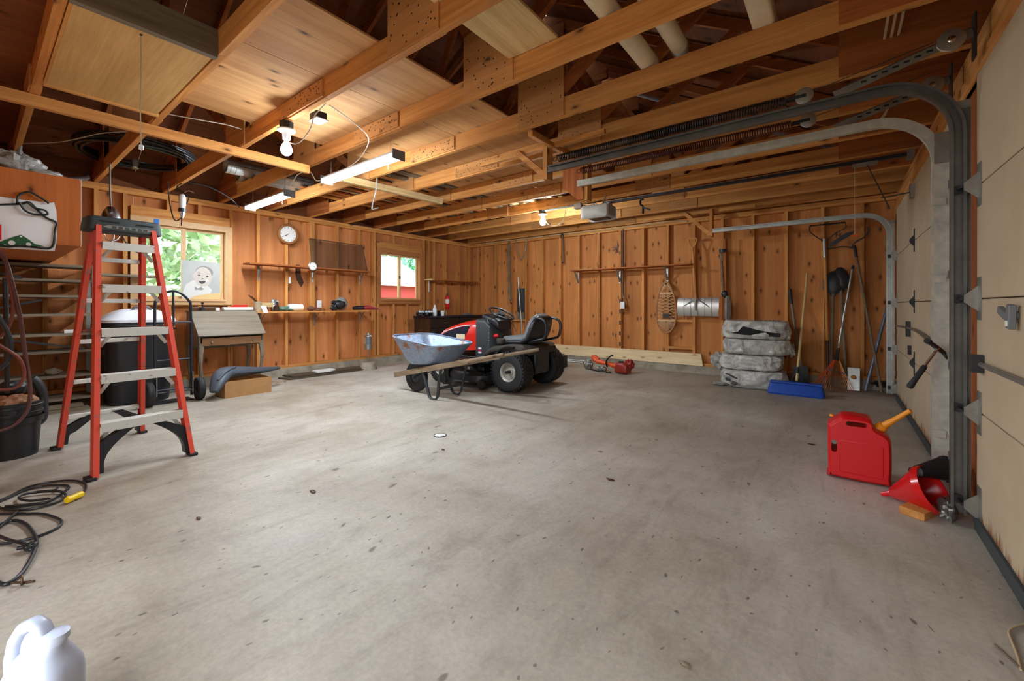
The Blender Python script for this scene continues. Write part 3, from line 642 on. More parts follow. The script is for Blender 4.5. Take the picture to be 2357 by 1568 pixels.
lb_ = ob('lock_bar', [g_beam((XD-.014, 2.84, .80), (XD-.014, 2.0, .80), .006, .022), g_beam((XD-.019, 2.84, .80), (XD-.019, 2.0, .80), .004, .012)], 'track_steel', door1)
bx('latch', XD-.04, XD-.001, 2.80, 2.85, .76, .84, 'dark_steel', door1)
lb2 = tb('lock_bar', [(XD-.018, 6.2, .845), (XD-.02, 5.0, .863), (XD-.03, 4.3, .845), (XD-.04, 3.70, .80)], .011, 'track_steel', door2, n=6)
bx('bar_guide', XD-.03, XD-.001, 5.25, 5.31, .78, .92, 'dark_steel', lb2)
for z in (.62, ): bx('bracket', XD-.02, XD-.001, 5.20, 5.27, z, z+.08, 'dark_steel', door2)
# hammer hooked over the lock bar
hm = thing('claw_hammer', 'steel hammer with a black rubber grip hooked on the pale door track', 'hammer', (.37, 3.3, .6))
a, b = PD(2160, 800, 2.34), PD(2092, 893, 2.37); dv = (b-a)
hd = PD(2138, 787, 2.33), PD(2172, 812, 2.36)
ob('head', [g_tube([hd[0]+(hd[0]-hd[1])*.12, hd[0]], .016, 12), g_tube([hd[0], (hd[0]+hd[1])/2, hd[1], hd[1]+V(.012, -.012, -.035)], [.011, .013, .011, .004], 8)], 'dark_steel', hm)
ob('shaft', g_tube([a, a+dv*.48], .0075, 10), 'bright_steel', hm); ob('grip', g_tube([a+dv*.45, a+dv*.5, a+dv*.75, a+dv*.96, a+dv], [.011, .0145, .0135, .017, .012], 10), 'black_rubber', hm)
pm = (hd[0]+hd[1])/2; tb('hook_peg', [V(XV-.005, 3.468, pm.z-.012), V(pm.x+.01, pm.y, pm.z-.016), V(pm.x-.012, pm.y-.02, pm.z+.02)], .004, 'dark_steel', tB, 6)   # the hammer head hangs on this peg
# ================================================================ OPENER
oy = 5.02
op = thing('door_opener', 'grey and white ceiling garage door opener with a black rail', 'door opener', (-2.45, oy, 2.2))
plain('opener_grey', (150, 156, 164), .45); plain('opener_white', (206, 208, 204), .4)
sec = lambda w, h, z, r=.03: [(a, b) for a, b in rrect(w, h, r, 3, oy, z)]
def xring(x, w, h, z, r): return [V(x, a, b) for a, b in rrect(w, h, r, 3, oy, z)]
ob('body', g_loft([xring(-2.63, .2, .12, 2.285, .03), xring(-2.60, .24, .15, 2.28, .03), xring(-2.32, .24, .15, 2.28, .03), xring(-2.29, .22, .13, 2.285, .03)]), 'opener_grey', op)
for s in (-1, 1):
    ob('light_lens', g_loft([[V(x, oy+s*(.118+dy), 2.27+zz) for x, zz in [(-2.47+a, b) for a, b in rrect(w, h, .03, 3)]] for dy, w, h in ((0, .38, .17), (.03, .36, .165), (.06, .26, .12), (.075, .12, .06))]), 'opener_white', op)
bx('base_plate', -2.58, -2.34, oy-.1, oy+.1, 2.192, 2.204, 'dark_steel', op)
ob('label_plate', [g_box(-2.644, -2.6405, oy-.07, oy+.07, 2.25, 2.31)], 'galvanised', op)
bx('rail', -2.4, XD-.03, oy-.02, oy+.02, 2.372, 2.402, 'black_plastic', op)
bx('chain_cover', -2.5, -2.3, oy-.06, oy+.06, 2.356, 2.378, 'opener_white', op, .008)
for s in (-1, 1): bm_('strap', (-2.55, oy+s*.1, 2.33), (-2.62, oy+s*.13, 2.459), .02, .003, 'galvanised', op); bm_('strap', (-2.38, oy+s*.1, 2.33), (-2.3, oy+s*.13, 2.459), .02, .003, 'galvanised', op)
bx('header_bracket', XD-.05, XD-.002, oy-.04, oy+.04, 2.34, 2.42, 'track_steel', op)
q = P(1990, 378, y=oy)
bx('trolley', q.x-.09, q.x+.09, oy-.03, oy+.03, 2.345, 2.371, 'galvanised', op)
e1 = V(q.x+.02, oy, 2.345); e2 = V(XD-.16, oy, 1.93); e3 = V(XD-.02, oy, 2.05)
bm_('arm', e1, e2, .006, .032, 'black_plastic', op, (0, 1, 0)); bm_('arm', V(XD-.22, oy-.012, 2.03), e3+V(0, -.012, 0), .006, .03, 'black_plastic', op, (0, 1, 0))
bx('door_bracket', XD-.03, XD-.001, oy-.03, oy+.03, 2.0, 2.12, 'track_steel', op)
tb('release_cord', [(q.x-.07, oy, 2.345), (q.x-.07, oy, 1.72)], .0025, 'wire_tan', op, 5)
ob('cord_grip', g_tube([(q.x-.10, oy, 1.715), (q.x-.04, oy, 1.715)], .006, 8), 'orange_paint', op)
# cable bundle stapled along the truss faces and down the corner
cb = thing('cable_run', 'pair of tan cables stapled along a truss towards the garage door corner', 'cable', (-.5, 4.47, 2.5))
for dz in (0, .022): tb('cable', [(-2.35, 4.478, 2.49+dz), (-.3, 4.478, 2.50+dz), (.12, 4.478, 2.50+dz), (.26, 4.45, 2.53+dz), (.32, 4.3, 2.64), (.33, 3.9, 2.68)], .006, 'wire_tan', cb, 6, n=5)
cb = thing('cable_run', 'bundle of tan cables bending up over the truss near the doors', 'cable', (.3, 3.1, 2.6))
for i in range(3): tb('cable', [(.22+i*.03, 2.735+.05, 2.80), (.21+i*.03, 2.95, 2.62), (.21+i*.03, 3.24, 2.61)], .007, 'wire_tan', cb, 6, n=6)
# ================================================================ LEFT SIDE
def g_lump(o, sc, amp=.25, fr=2.2, seed=0, seg=28, rings=18, floor=None, fine=.0):
    v, f = g_ball((0, 0, 0), 1, seg, rings); out = []
    for p in v:
        q = p*fr+V(seed*3.7, seed*1.3, seed*2.1); k = 1+amp*noise.noise(q)+fine*noise.noise(q*4.3)+fine*.6*noise.noise(q*9)
        w = V(p.x*k*sc[0], p.y*k*sc[1], p.z*k*sc[2])+Vector(o)
        if floor is not None: w.z = max(w.z, floor)
        out.append(w)
    return out, f
t = NT('clear_bag'); v = t.coords((1, 1, 1)); n = t.noise(v, 9, 5, .7, 1.2)
t.put('Base Color', t.ramp(n, [(.3, srgb(140, 136, 128)), (.7, srgb(216, 214, 208))])); t.put('Roughness', .28); t.put('Transmission Weight', .25); t.bump(n, .9, .02)
plain('gasket_green', (22, 84, 44), .5); plain('gasket_dark', (24, 36, 30), .5); plain('card_white', (222, 222, 220), .75)
# hanging cabinet with the gasket card
XC = -4.48
cab = thing('hanging_cabinet', 'orange plywood cabinet hung high in the left corner', 'cabinet', (-5.5, 0, 1.5))
bx('front_panel', XC-.018, XC, YN+.02, .50, 1.507, 2.008, 'ply_cab', cab); bx('bottom_panel', XA+.01, XC-.019, YN+.02, .498, 1.507, 1.525, 'ply_cab', cab)
bx('top_panel', XA+.01, XC-.019, YN+.02, .498, 1.99, 2.008, 'ply_cab', cab); bx('side_panel', XA+.01, XC-.019, .48, .498, 1.526, 1.989, 'ply_cab', cab)
bx('edge_band', XC-.018, XC+.0005, .5005, .503, 1.507, 2.008, 'white_paint', cab)
def c7(x, y, dx=0): return P(x/3.734, 230+y/3.734, x=XC+dx)
gk = thing('gasket_card', 'white card with a green engine gasket pinned on the orange cabinet', 'gasket', c7(200, 1290, .01))
cd_ = [c7(*q, .004) for q in ((-120, 815), (0, 832), (200, 860), (440, 885), (465, 880), (485, 960), (492, 1100), (485, 1220), (470, 1298), (300, 1292), (0, 1272), (-120, 1262))]
ob('card', g_prism([(p.y, p.z) for p in cd_], XC+.003, XC+.006, 'x'), 'card_white', gk, sm=False)
tb('gasket_band', [c7(*q, .011) for q in ((-60, 1225), (0, 1240), (60, 1262), (170, 1256), (300, 1268), (420, 1277), (462, 1235), (474, 1120), (484, 1056), (400, 1015), (330, 955), (250, 880), (180, 895), (0, 900), (-60, 905))], .0075, 'gasket_dark', gk, 6, n=4)
tri = [c7(*q, 0) for q in ((-60, 1210), (0, 1222), (110, 1180), (180, 1160), (230, 1190), (300, 1240), (380, 1262), (200, 1262), (60, 1268), (-60, 1265))]
tg = ob('gasket_plate', g_prism([(p.y, p.z) for p in tri], XC+.0065, XC+.0095, 'x'), 'gasket_green', gk, sm=False)
for x, y, r in ((100, 1230, .016), (245, 1243, .013), (180, 1176, .006), (40, 1250, .006), (170, 1252, .005)):
    c = c7(x, y); ob('bolt_hole', g_lathe([(r, 0), (r*.99, .001)], 14, (XC+.0096, c.y, c.z), 'x'), 'card_white', tg)
tb('gasket_loop', [c7(*q, .02) for q in ((150, 890), (155, 830), (200, 800), (255, 793), (330, 830), (420, 890))], .007, 'gasket_dark', gk, 6, n=5)
tb('gasket_loop', [c7(*q, .024) for q in ((165, 880), (215, 950), (300, 985), (405, 985), (385, 950), (300, 930), (240, 880))], .007, 'gasket_dark', gk, 6, n=5)
# plastic bag on the cabinet
bp = P(45, 372, x=-4.62)
bg = thing('plastic_bag', 'crumpled clear plastic bag lying on top of the orange cabinet', 'bag', (-4.62, bp.y, 2.01))
ob('bag', [g_lump((-4.64, bp.y-.03, 2.075), (.1, .15, .085), .35, 2.6, 3, floor=2.0085, fine=.12), g_lump((-4.6, P(100, 385, x=-4.6).y, 2.03), (.05, .1, .03), .3, 2.6, 5, floor=2.0085, fine=.1)], 'clear_bag', bg)
ob('twist', g_tube([(-4.62, bp.y+.0, 2.12), (-4.62, bp.y+.0, 2.18), (-4.63, bp.y+.01, 2.21)], [.03, .012, .004], 8), 'clear_bag', bg)
# shelf rack under the cabinet
rk = thing('shelf_rack', 'grey rack of many thin wooden shelves on a perforated steel post', 'shelf rack', (-6.38, .2, 0))
ry1 = .775
for z in (1.468, 1.318, 1.16, .97, .77, .595, .344, .11): bx('shelf', -6.56, -6.21, YN+.04, ry1, z-.012, z+.012, 'grey_wood_y', rk)
for x in (-6.205, -6.57):
    for y in (ry1, -.3): ob('post', [g_box(x-.0015, x+.0015, y, y+.035, 0, 1.49), g_box(x-.035, x, y+.033, y+.036, 0, 1.49)], 'track_steel', rk)
bm_('brace', (-6.195, -.05, .98), (-6.195, .42, 1.12), .003, .02, 'dark_steel', rk); bm_('brace', (-6.195, .2, .74), (-6.195, .72, .62), .003, .02, 'dark_steel', rk); bm_('brace', (-6.195, -.1, 1.45), (-6.195, .3, 1.33), .003, .02, 'dark_steel', rk)
p = P(122, 860, x=-6.3); tag(ob('stone', g_lump((-6.3, p.y, .344+.012+.036), (.045, .06, .036), .25, 2, 4, 14, 10), 'grey_wood_x'), 'small round stone on a low shelf of the grey rack', 'stone')
p = P(158, 768, x=-6.3); tag(bx('small_carton', -6.32, -6.26, p.y-.035, p.y+.035, .783, .815, 'paper'), 'little white carton on the middle shelf of the grey rack', 'carton')
for i, (z, y0, y1, x) in enumerate(((.016, -.5, .74, -6.12), (.05, -.55, .7, -6.14))): tag(bm_('loose_board', (x, y0, z), (x-.02, y1, z), .12, .03, 'grey_wood_y'), ('lower', 'upper')[i]+' of two weathered boards stacked on the floor before the rack', 'board')
sh = thing('wall_shelf', 'short grey shelf board behind the stepladder left of the big window', 'shelf', (-6.45, 1.05, 1.4)); bx('board', -6.59, -6.38, .80, 1.44, 1.395, 1.42, 'grey_wood_y', sh); ob('bracket', [g_beam((-6.58, 1.2, 1.22), (-6.41, 1.2, 1.385), .02, .005, (0, 1, 0)), g_box(-6.595, -6.59, 1.19, 1.21, 1.2, 1.395)], 'dark_steel', sh)
# bucket with hoses
bc = thing('bucket', 'black plastic bucket of odds and ends below the hoses', 'bucket', (-4.62, .17, 0))
ob('body', g_lathe([(.128, 0), (.13, .01), (.148, .3), (.156, .3), (.156, .315), (.15, .318), (.152, .345), (.158, .347), (.158, .362), (.152, .366), (.153, .385), (.147, .385), (.13, .05), (.001, .05)], 32, (-4.62, .17, 0)), 'black_plastic', bc)
ob('handle_ear', g_lathe([(.018, 0), (.018, .012)], 10, (-4.62+.155, .17, .33), 'x'), 'black_plastic', bc)
ob('sticker', g_lathe([(.157, .24), (.1585, .28)], 40, (-4.62, .17, 0), close=False), 'black_plastic', bc)
ob('contents', [g_lump((-4.60, .20, .37), (.11, .1, .06), .3, 3, 2), g_lump((-4.66, .12, .36), (.07, .08, .07), .3, 3, 9)], 'contents_mix' if plain('contents_mix', (176, 128, 92), .8, var=.5, bscale=40) else '', bc)
ob('blue_lid', g_lump((-4.70, .18, .47), (.09, .08, .055), .2, 3, 6), 'dark_steel', bc)
plain('hose_red', (120, 58, 46), .4)
def hpath(l, x): return [P(a, b, x=x) for a, b in l]
plain('black_vac', (34, 35, 38), .45)
tag(tb('drum_hose', hpath(((72, 872), (86, 884), (95, 905), (97, 935), (94, 965)), -4.78)+[V(-4.82, .27, .16), V(-4.83, .24, .035)], .033, 'black_vac', seg=12, n=6), 'thick black hose bending down behind the black bucket', 'hose')
tag(tb('air_hose', hpath(((-30, 560), (-8, 575), (12, 600), (25, 640), (45, 725), (60, 830), (69, 890), (66, 935), (48, 965), (22, 985), (-30, 1000)), -4.40), .0115, 'hose_brown', n=6), 'long brown rubber hose hanging in a loop at the left edge', 'hose')
tag(tb('air_hose', hpath(((-30, 560), (8, 585), (20, 640), (30, 690), (28, 730), (14, 762), (-8, 780)), -4.405), .009, 'hose_red', n=6), 'thin reddish hose curling high behind the brown hose', 'hose')
tag(tb('air_hose', hpath(((-30, 690), (0, 735), (17, 765), (25, 800), (14, 835), (-30, 870)), -4.37), .014, 'hose_black', n=6), 'thick black hose loop at the left edge above the bucket', 'hose')
tag(tb('air_hose', hpath(((-10, 790), (27, 812), (47, 830), (56, 858), (46, 885), (20, 897), (-30, 897)), -4.35), .0095, 'hose_red', n=6), 'reddish hose loop hanging just over the bucket rim', 'hose')
pt = P(12, 640, x=-4.53); pb = P(17, 905, x=-4.60)
tag(tb('iron_pipe', [pt, pb], .0135, 'dark_steel', seg=12), 'dark straight pipe standing in the black bucket', 'pipe')
tag(ob('hose_hook', [g_box(XC+.001, XC+.10, P(-12, 585, x=XC).y-.03, P(-12, 585, x=XC).y+.01, 1.50, 1.56), g_box(XC+.095, XC+.13, P(-12, 585, x=XC).y-.03, P(3, 585, x=-4.38).y, 1.50, 1.6)], 'red_plastic'), 'red plastic hose hook on the bottom edge of the orange cabinet', 'hook')

# ================================================================ STEPLADDER
worn('ladder_orange', (206, 70, 46), (150, 92, 78), .6, 0, 14, .56)
worn('ladder_step', (204, 202, 194), (140, 118, 90), .5, .2, 22, .60)
ld = thing('stepladder', 'orange fibreglass stepladder with paint-spattered white treads and black cap', 'ladder', (-4.108, .672, 0), rz=R(4.4))
def rail(x0, y0, x1, y1, z1, s):
    p, q = V(x0, y0, 0), V(x1, y1, z1)
    return [g_beam(p, q, .004, .072, (1, 0, 0)), ] if 0 else [xf_rail(p, q, s)]
def xf_rail(p, q, s):
    w, d, th = .028, .074, .005     # C-section, open to the inside
    pr = [(-d/2, 0), (d/2, 0), (d/2, -w), (d/2-th, -w), (d/2-th, -th), (-d/2+th, -th), (-d/2+th, -w), (-d/2, -w)]
    r = [[e+V(a, s*b, 0) for a, b in pr] for e in (p, q)]
    return g_loft(r if s > 0 else [list(reversed(k)) for k in r])
FX = lambda z: .485-.415*z/1.62
FY = lambda z: .262-.10*z/1.62
RX = lambda z: -.485+.395*z/1.62
RY = lambda z: .25-.10*z/1.62
for s in (-1, 1):
    fr = ob('front_rail', xf_rail(V(FX(0), s*FY(0), .012), V(FX(1.62), s*FY(1.62), 1.62), s), 'ladder_orange', ld, sm=False)
    rr = ob('rear_rail', xf_rail(V(RX(0), s*RY(0), .012), V(RX(1.62), s*RY(1.62), 1.62), s), 'ladder_orange', ld, sm=False)
    for x, y in ((FX(0), FY(0)), (RX(0), RY(0))): ob('foot', g_prism([(x-.045, s*y-.03), (x+.045, s*y-.03), (x+.045, s*y+.016), (x-.045, s*y+.016)], 0, .02, 'z'), 'black_rubber', ld, .004)
    # moulded knee braces
    def brace(xf_, yf, nm, zc, yin):
        n = 7; pts = []
        y0 = yf(.03)-.03
        outer = [(y0+.004, .03), (y0+.004, .12), (y0, zc-.08), (y0-.06, zc-.04), (yin-.02, zc)]
        inner = [(yin-.085, zc), (y0-.12, zc-.055), (y0-.058, zc-.115), (y0-.026, .10), (y0-.02, .03)]
        o_ = [Vector((a, b, 0)) for a, b in outer]; i_ = [Vector((a, b, 0)) for a, b in inner[::-1]]
        o2 = smooth(o_, 3); i2 = smooth(i_, 3); v = []; f = []
        for A, B in zip(o2, i2):
            for w in (-.028, .028): v += [V(xf_(A.y)+w*1.0, s*A.x, A.y), V(xf_(B.y)+w, s*B.x, B.y)]
        m = len(o2)
        for k in range(m-1):
            a = k*4; b = a+4; f += [(a, a+1, b+1, b), (a+2, b+2, b+3, a+3), (a, b, b+2, a+2), (a+1, a+3, b+3, b+1)]
        f += [(0, 2, 3, 1), (4*m-4, 4*m-3, 4*m-1, 4*m-2)]
        g = [(v, f)]
        ob(nm, g, 'black_plastic', ld, sm=False)
    brace(FX, FY, 'knee_brace', .275, .12); brace(RX, RY, 'knee_brace', .235, .12)
    bm_('spreader', (FX(.92)-.02, s*(FY(.92)-.04), .92), (RX(.92)+.02, s*(RY(.92)-.035), .88), .004, .02, 'track_steel', ld)
for k in range(1, 6):
    z = .295*k+.0; y = FY(z)-.031; x = FX(z)
    st = ob('step', [g_box(x-.045, x+.045, -y, y, z+.022, z+.028), g_box(x+.04, x+.045, -y, y, z-.026, z+.022), g_box(x-.045, x-.04, -y, y, z-.01, z+.022)], 'ladder_step', ld)
    for s in (-1, 1): ob('step_brace', [g_beam((x, s*y, z-.09), (x, s*(y-.075), z+.02), .022, .004, (1, 0, 0))], 'ladder_step', st)
for z in (.235, .50, .80, 1.1, 1.4):
    y = RY(z)-.03; ob('rear_bar', [g_box(RX(z)-.014, RX(z)+.014, -y, y, z-.016, z+.016)], 'ladder_step', ld, .004)
plain('cap_dark', (46, 54, 56), .6, 0, .1, 60)
cp_ = ob('top_cap', g_loft([[V(a, b, z) for a, b in rrect(.20+d, .40+d, .03, 3)] for z, d in ((1.585, .0), (1.59, .012), (1.655, .0), (1.675, -.006), (1.682, -.02))]), 'cap_dark', ld)
for y in (-.09, .1): bx('slot', .098, .1055, y-.05, y+.05, 1.645, 1.653, 'black_plastic', cp_)
ob('worn_logo', g_prism([(-.13, 1.61), (-.10, 1.625), (.12, 1.625), (.15, 1.612), (.11, 1.6), (-.1, 1.602)], .1055, .108, 'x'), 'galvanised', cp_)
for sy in (-.07, -.035, 0, .035, .07, .1): bx('logo_letter', .108, .1095, sy-.012, sy+.01, 1.604, 1.621, 'cap_dark', cp_)

# ================================================================ BIN, HAND TRUCK, DESK
tc_ = thing('trash_bin', 'big black trash bin with a white domed lid behind the stepladder', 'bin', (-6.2, 1.14, 0))
def rr3(w, d, r, z, cx, cy, n=5): return [V(a, b, z) for a, b in rrect(d, w, r, n, cx, cy)]
ob('body', g_loft([rr3(w, d, r, z, -6.21, 1.14) for z, w, d, r in ((0, .50, .40, .12), (.01, .52, .42, .13), (.2, .55, .44, .14), (.83, .60, .47, .15), (.835, .63, .50, .16), (.88, .63, .50, .16))]), 'black_plastic', tc_)
for z in (.80, .845): ob('rim_band', g_tube(rr3(.625, .495, .16, z, -6.21, 1.14, 6), .012, 6, True), 'black_plastic', tc_)
ld_ = ob('lid', g_loft([rr3(w, d, min(w, d)*.32, z, -6.21, 1.14) for z, w, d in ((.882, .64, .51), (.91, .64, .51), (.96, .52, .42), (1.0, .40, .32), (1.025, .26, .2), (1.03, .1, .08))]), 'white_plastic', tc_)
tb('lid_handle', [(-6.1, 1.08, 1.02), (-6.08, 1.10, 1.05), (-6.08, 1.2, 1.05), (-6.1, 1.24, 1.0)], .012, 'grey_plastic', ld_, n=4)
hx = -5.74
hk = thing('hand_truck', 'black tubular hand truck with rubber wheels beside the desk', 'hand truck', (hx, 1.36, 0))
plain('truck_blue', (36, 40, 50), .4, .3)
ya, yb = 1.20, 1.515
tb('frame_tube', [(hx, ya, .06), (hx-.03, ya, 1.0), (hx-.03, ya+.02, 1.12), (hx-.03, ya+.09, 1.20), (hx-.03, (ya+yb)/2, 1.225), (hx-.03, yb-.09, 1.20), (hx-.03, yb-.02, 1.12), (hx-.03, yb, 1.0), (hx, yb, .06)], .013, 'truck_blue', hk, 10, n=5)
for z in (.88, .47, .15): tb('cross_bar', [(hx-.02, ya, z), (hx-.02, yb, z)], .010, 'truck_blue', hk)
tb('centre_bar', [(hx-.03, (ya+yb)/2, 1.22), (hx-.02, (ya+yb)/2, .88)], .010, 'truck_blue', hk)
bx('toe_plate', hx-.20, hx-.01, ya-.02, yb+.02, .004, .012, 'dark_steel', hk)
for y in (ya, yb): bx('wheel_bracket', hx-.012, hx+.05, y-.004, y+.004, .1, .33, 'galvanised', hk)
tb('axle', [(hx+.03, ya-.09, .128), (hx+.03, yb+.09, .128)], .008, 'dark_steel', hk)
for y in (ya-.06, yb+.065):
    w = ob('wheel', g_lathe([(.05, -.03), (.10, -.036), (.12, -.03), (.128, -.018), (.126, -.014), (.128, -.010), (.126, -.002), (.128, .002), (.126, .010), (.128, .018), (.12, .03), (.10, .036), (.05, .03)], 28, (hx+.03, y, .128), 'y', False), 'black_rubber', hk)
    ob('hub', g_lathe([(.02, -.04), (.052, -.03), (.052, .03), (.02, .04)], 16, (hx+.03, y, .128), 'y'), 'dark_steel', w)
dy0, dy1 = 1.68, 2.40
dk = thing('slant_desk', 'dusty grey-brown slant-front writing desk on curved legs', 'desk', (-6.32, 2.04, 0))
prof = [(-6.57, .56), (-6.09, .56), (-6.09, .69), (-6.36, .98), (-6.57, .98)]
for y in (dy0, dy1-.018): ob('side_panel', g_prism(prof, y, y+.018, 'y'), 'desk_wood', dk, sm=False)
ob('slant_lid', g_prism([(-6.05, .695), (-6.365, .992), (-6.378, .978), (-6.065, .682)], dy0-.015, dy1+.015, 'y'), 'desk_wood', dk, sm=False)
bx('top', -6.58, -6.36, dy0-.01, dy1+.01, .981, .997, 'desk_wood', dk); bx('back', -6.575, -6.565, dy0+.02, dy1-.02, .5, .98, 'desk_wood', dk)
wood('desk_brown', (112, 78, 50), (146, 106, 70), 1, .1, 1.0, rough=.5)
dr = bx('drawer', -6.094, -6.078, dy0+.03, dy1-.03, .57, .665, 'desk_brown', dk)
for y in (dy0+.13, dy1-.13): ob('knob', g_lathe([(.006, 0), (.006, .012), (.013, .014), (.011, .024), (.002, .026)], 12, (-6.078, y, .62), 'x'), 'bright_steel', dr)
for x in (-6.11, -6.54):
    for y, s in ((dy0+.03, -1), (dy1-.03, 1)):
        f = 1 if x > -6.3 else .3
        ob('leg', g_tube(smooth([(x, y, .6), (x+.012*f, y+s*.008, .50), (x+.02*f, y+s*.015, .40), (x-.005*f, y-s*.0, .2), (x-.012*f, y-s*.01, .08), (x+.015*f, y+s*.008, .0)], 4), [.03]*5+[.026]*4+[.02]*4+[.015]*4+[.013]*3+[.018], 8), 'desk_wood', dk)
bx('drawer_bottom', -6.56, -6.10, dy0+.02, dy1-.02, .556, .564, 'desk_wood', dk)
z0 = .9975
tag(ob('paper_roll', g_box(-6.46, -6.37, 2.03, 2.385, z0, z0+.045), 'paper', bev=.012), 'long white paper roll on top of the slant desk', 'paper roll')
tag(ob('desk_clamp', [g_box(-6.44, -6.41, 1.795, 1.83, z0, z0+.03), g_lathe([(.008, .03), (.008, .11)], 8, (-6.425, 1.81, z0)), g_lathe([(.016, .085), (.016, .105)], 8, (-6.425, 1.81, z0))], 'black_plastic'), 'small black clamp standing on the slant desk', 'clamp')
tag(ob('desk_tray', [g_box(-6.56, -6.47, 1.70, 2.02, z0, z0+.05)], 'dark_wood_y', bev=.01), 'low dark wooden tray at the back of the slant desk', 'tray')
tag(bx('paper_block', -6.43, -6.39, 1.95, 1.99, z0, z0+.035, 'paper'), 'tiny white paper block on the slant desk', 'paper')
tag(ob('folding_rule', [g_beam((-6.48, 2.06, z0+.012), (-6.54, 2.2, z0+.06), .012, .02), g_beam((-6.54, 2.2, z0+.06), (-6.52, 2.36, z0+.06), .03, .03)], 'red_paint'), 'red-tipped folding tool leaning on the slant desk', 'tool')
# carton and grey chute
cx = thing('cardboard_box', 'open brown cardboard box on the floor before the desk', 'box', (-5.69, 2.02, 0))
for a in ((-5.85, -5.53, 1.77, 1.775, 0, .185), (-5.85, -5.53, 2.265, 2.27, 0, .185), (-5.535, -5.53, 1.775, 2.265, 0, .19), (-5.85, -5.845, 1.775, 2.265, 0, .185)): bx('side', *a, 'cardboard', cx)
bx('base', -5.845, -5.535, 1.775, 2.265, .002, .006, 'cardboard', cx)
plain('chute_grey', (66, 72, 82), .5, 0, .1, 30)
ct = [(-5.50, 1.655, .10), (-5.56, 1.715, .19), (-5.68, 1.82, .268), (-5.74, 2.0, .262), (-5.80, 2.2, .245), (-5.86, 2.38, .235), (-5.92, 2.52, .23)]
rr_ = [.045, .08, .115, .10, .072, .05, .03]
ch = thing('blower_chute', 'dark grey tapered plastic chute lying across the cardboard box', 'chute', (-5.72, 1.9, .19))
ob('tube', g_tube(smooth(ct, 4), [rr_[min(i//4, 6)]+(rr_[min(i//4+1, 6)]-rr_[min(i//4, 6)])*(i % 4)/4 for i in range(25)], 16, flat=.62), 'chute_grey', ch)
tb('rib', smooth([(-5.52, 1.70, .22), (-5.58, 1.80, .30), (-5.66, 1.92, .335)], 5), .015, 'chute_grey', ch)
# planks and white panel along the wall
for i, (x, y0, y1, z, lb) in enumerate(((-6.28, 2.72, 4.12, 0, 'bottom dark plank of the pair along the wall kerb'), (-6.32, 2.80, 4.10, .022, 'top dark plank of the pair along the wall kerb'))):
    o = ob('floor_plank', g_prism([(x-.13, y0), (x+.12, y0+.06), (x+.13, y1), (x-.12, y1)], z+.001, z+.021, 'z'), 'dark_board' if 'dark_board' in M else (wood('dark_board', (64, 54, 44), (96, 84, 68), 1, .1) and 'dark_board'), sm=False); tag(o, lb, 'plank')
tag(ob('white_offcut', g_prism([(-6.42, 3.22), (-6.22, 3.20), (-6.20, 3.40), (-6.26, 3.52), (-6.42, 3.52)], .044, .062, 'z'), 'white_paint', sm=False), 'white rounded panel offcut lying on the dark planks', 'panel')
lf = []
for k in range(40):
    p = V(random.uniform(-6.3, -6.0), random.uniform(2.5, 2.72), .004+random.random()*.012); a = random.random()*6; s = random.uniform(.008, .02)
    d = V(math.cos(a), math.sin(a), random.uniform(-.2, .3)); e = V(-d.y, d.x, .2)
    v = [p-d*s, p+e*s*.5, p+d*s, p-e*s*.5]; lf.append((v+[q+V(0, 0, .001) for q in v], [(0, 1, 2, 3), (4, 7, 6, 5), (0, 4, 5, 1), (1, 5, 6, 2), (2, 6, 7, 3), (3, 7, 4, 0)]))
o = ob('dry_leaves', lf, 'cardboard'); tag(o, 'scatter of dry leaves beside the dark planks', 'leaves'); o['kind'] = 'stuff'
# lantern on a stump
p = P(848, 850, z=0)
lt = thing('garden_lantern', 'grey metal lantern on a rod in a concrete stump by the wall', 'lantern', (p.x, p.y, 0))
ob('stump', g_lathe([(.14, 0), (.135, .03), (.118, .10), (.1, .115), (.01, .117)], 14, (p.x, p.y, 0)), 'kerb_concrete', lt)
tb('rod', [(p.x, p.y, .1), (p.x, p.y, .34)], .007, 'track_steel', lt)
ob('base_cup', g_lathe([(.03, .33), (.062, .335), (.068, .42), (.055, .425)], 18, (p.x, p.y, 0)), 'galvanised', lt)
ob('glass_jar', g_lathe([(.04, .425), (.048, .45), (.045, .53), (.035, .54)], 16, (p.x, p.y, 0)), 'grey_plastic', lt)
for s in (-1, 1): tb('guard', [(p.x, p.y+s*.062, .42), (p.x, p.y+s*.062, .55)], .004, 'galvanised', lt, 6)
ob('cap', g_lathe([(.072, .54), (.07, .555), (.03, .575), (.025, .61), (.005, .615)], 18, (p.x, p.y, 0)), 'galvanised', lt)
# ================================================================ WINDOW WALL: SHELVES, CLOCK AND SMALL THINGS
def shelf(name, label, y0, y1, z, dep, mat, br, th=.02):
    t = thing(name, label, 'shelf', (XA+dep/2, (y0+y1)/2, z)); bx('board', XA+.001, XA+dep, y0, y1, z-th, z, mat, t)
    for y in br: ob('bracket', [g_box(XA+.001, XA+.004, y-.013, y+.013, z-th-.21, z-th), g_box(XA+.004, XA+dep*.8, y-.013, y+.013, z-th-.004, z-th-.0005), g_beam((XA+.004, y, z-th-.16), (XA+dep*.55, y, z-th-.006), .008, .012)], 'galvanised', t)
    return t
ZU = P(593, 605, x=-6.36).z; ZL = P(640, 717, x=-6.33).z
shelf('wall_shelf', 'upper pine shelf on steel brackets below the clock', P(575, 605, x=-6.36).y, P(858, 605, x=-6.36).y, ZU, .24, 'cedar_y', (2.535, 3.32, 4.155))
shelf('wall_shelf', 'lower pine shelf of tools and oddments right of the desk', P(592, 715, x=-6.33).y, P(850, 715, x=-6.33).y, ZL, .27, 'pine_y', (2.56, 3.35, 4.155))
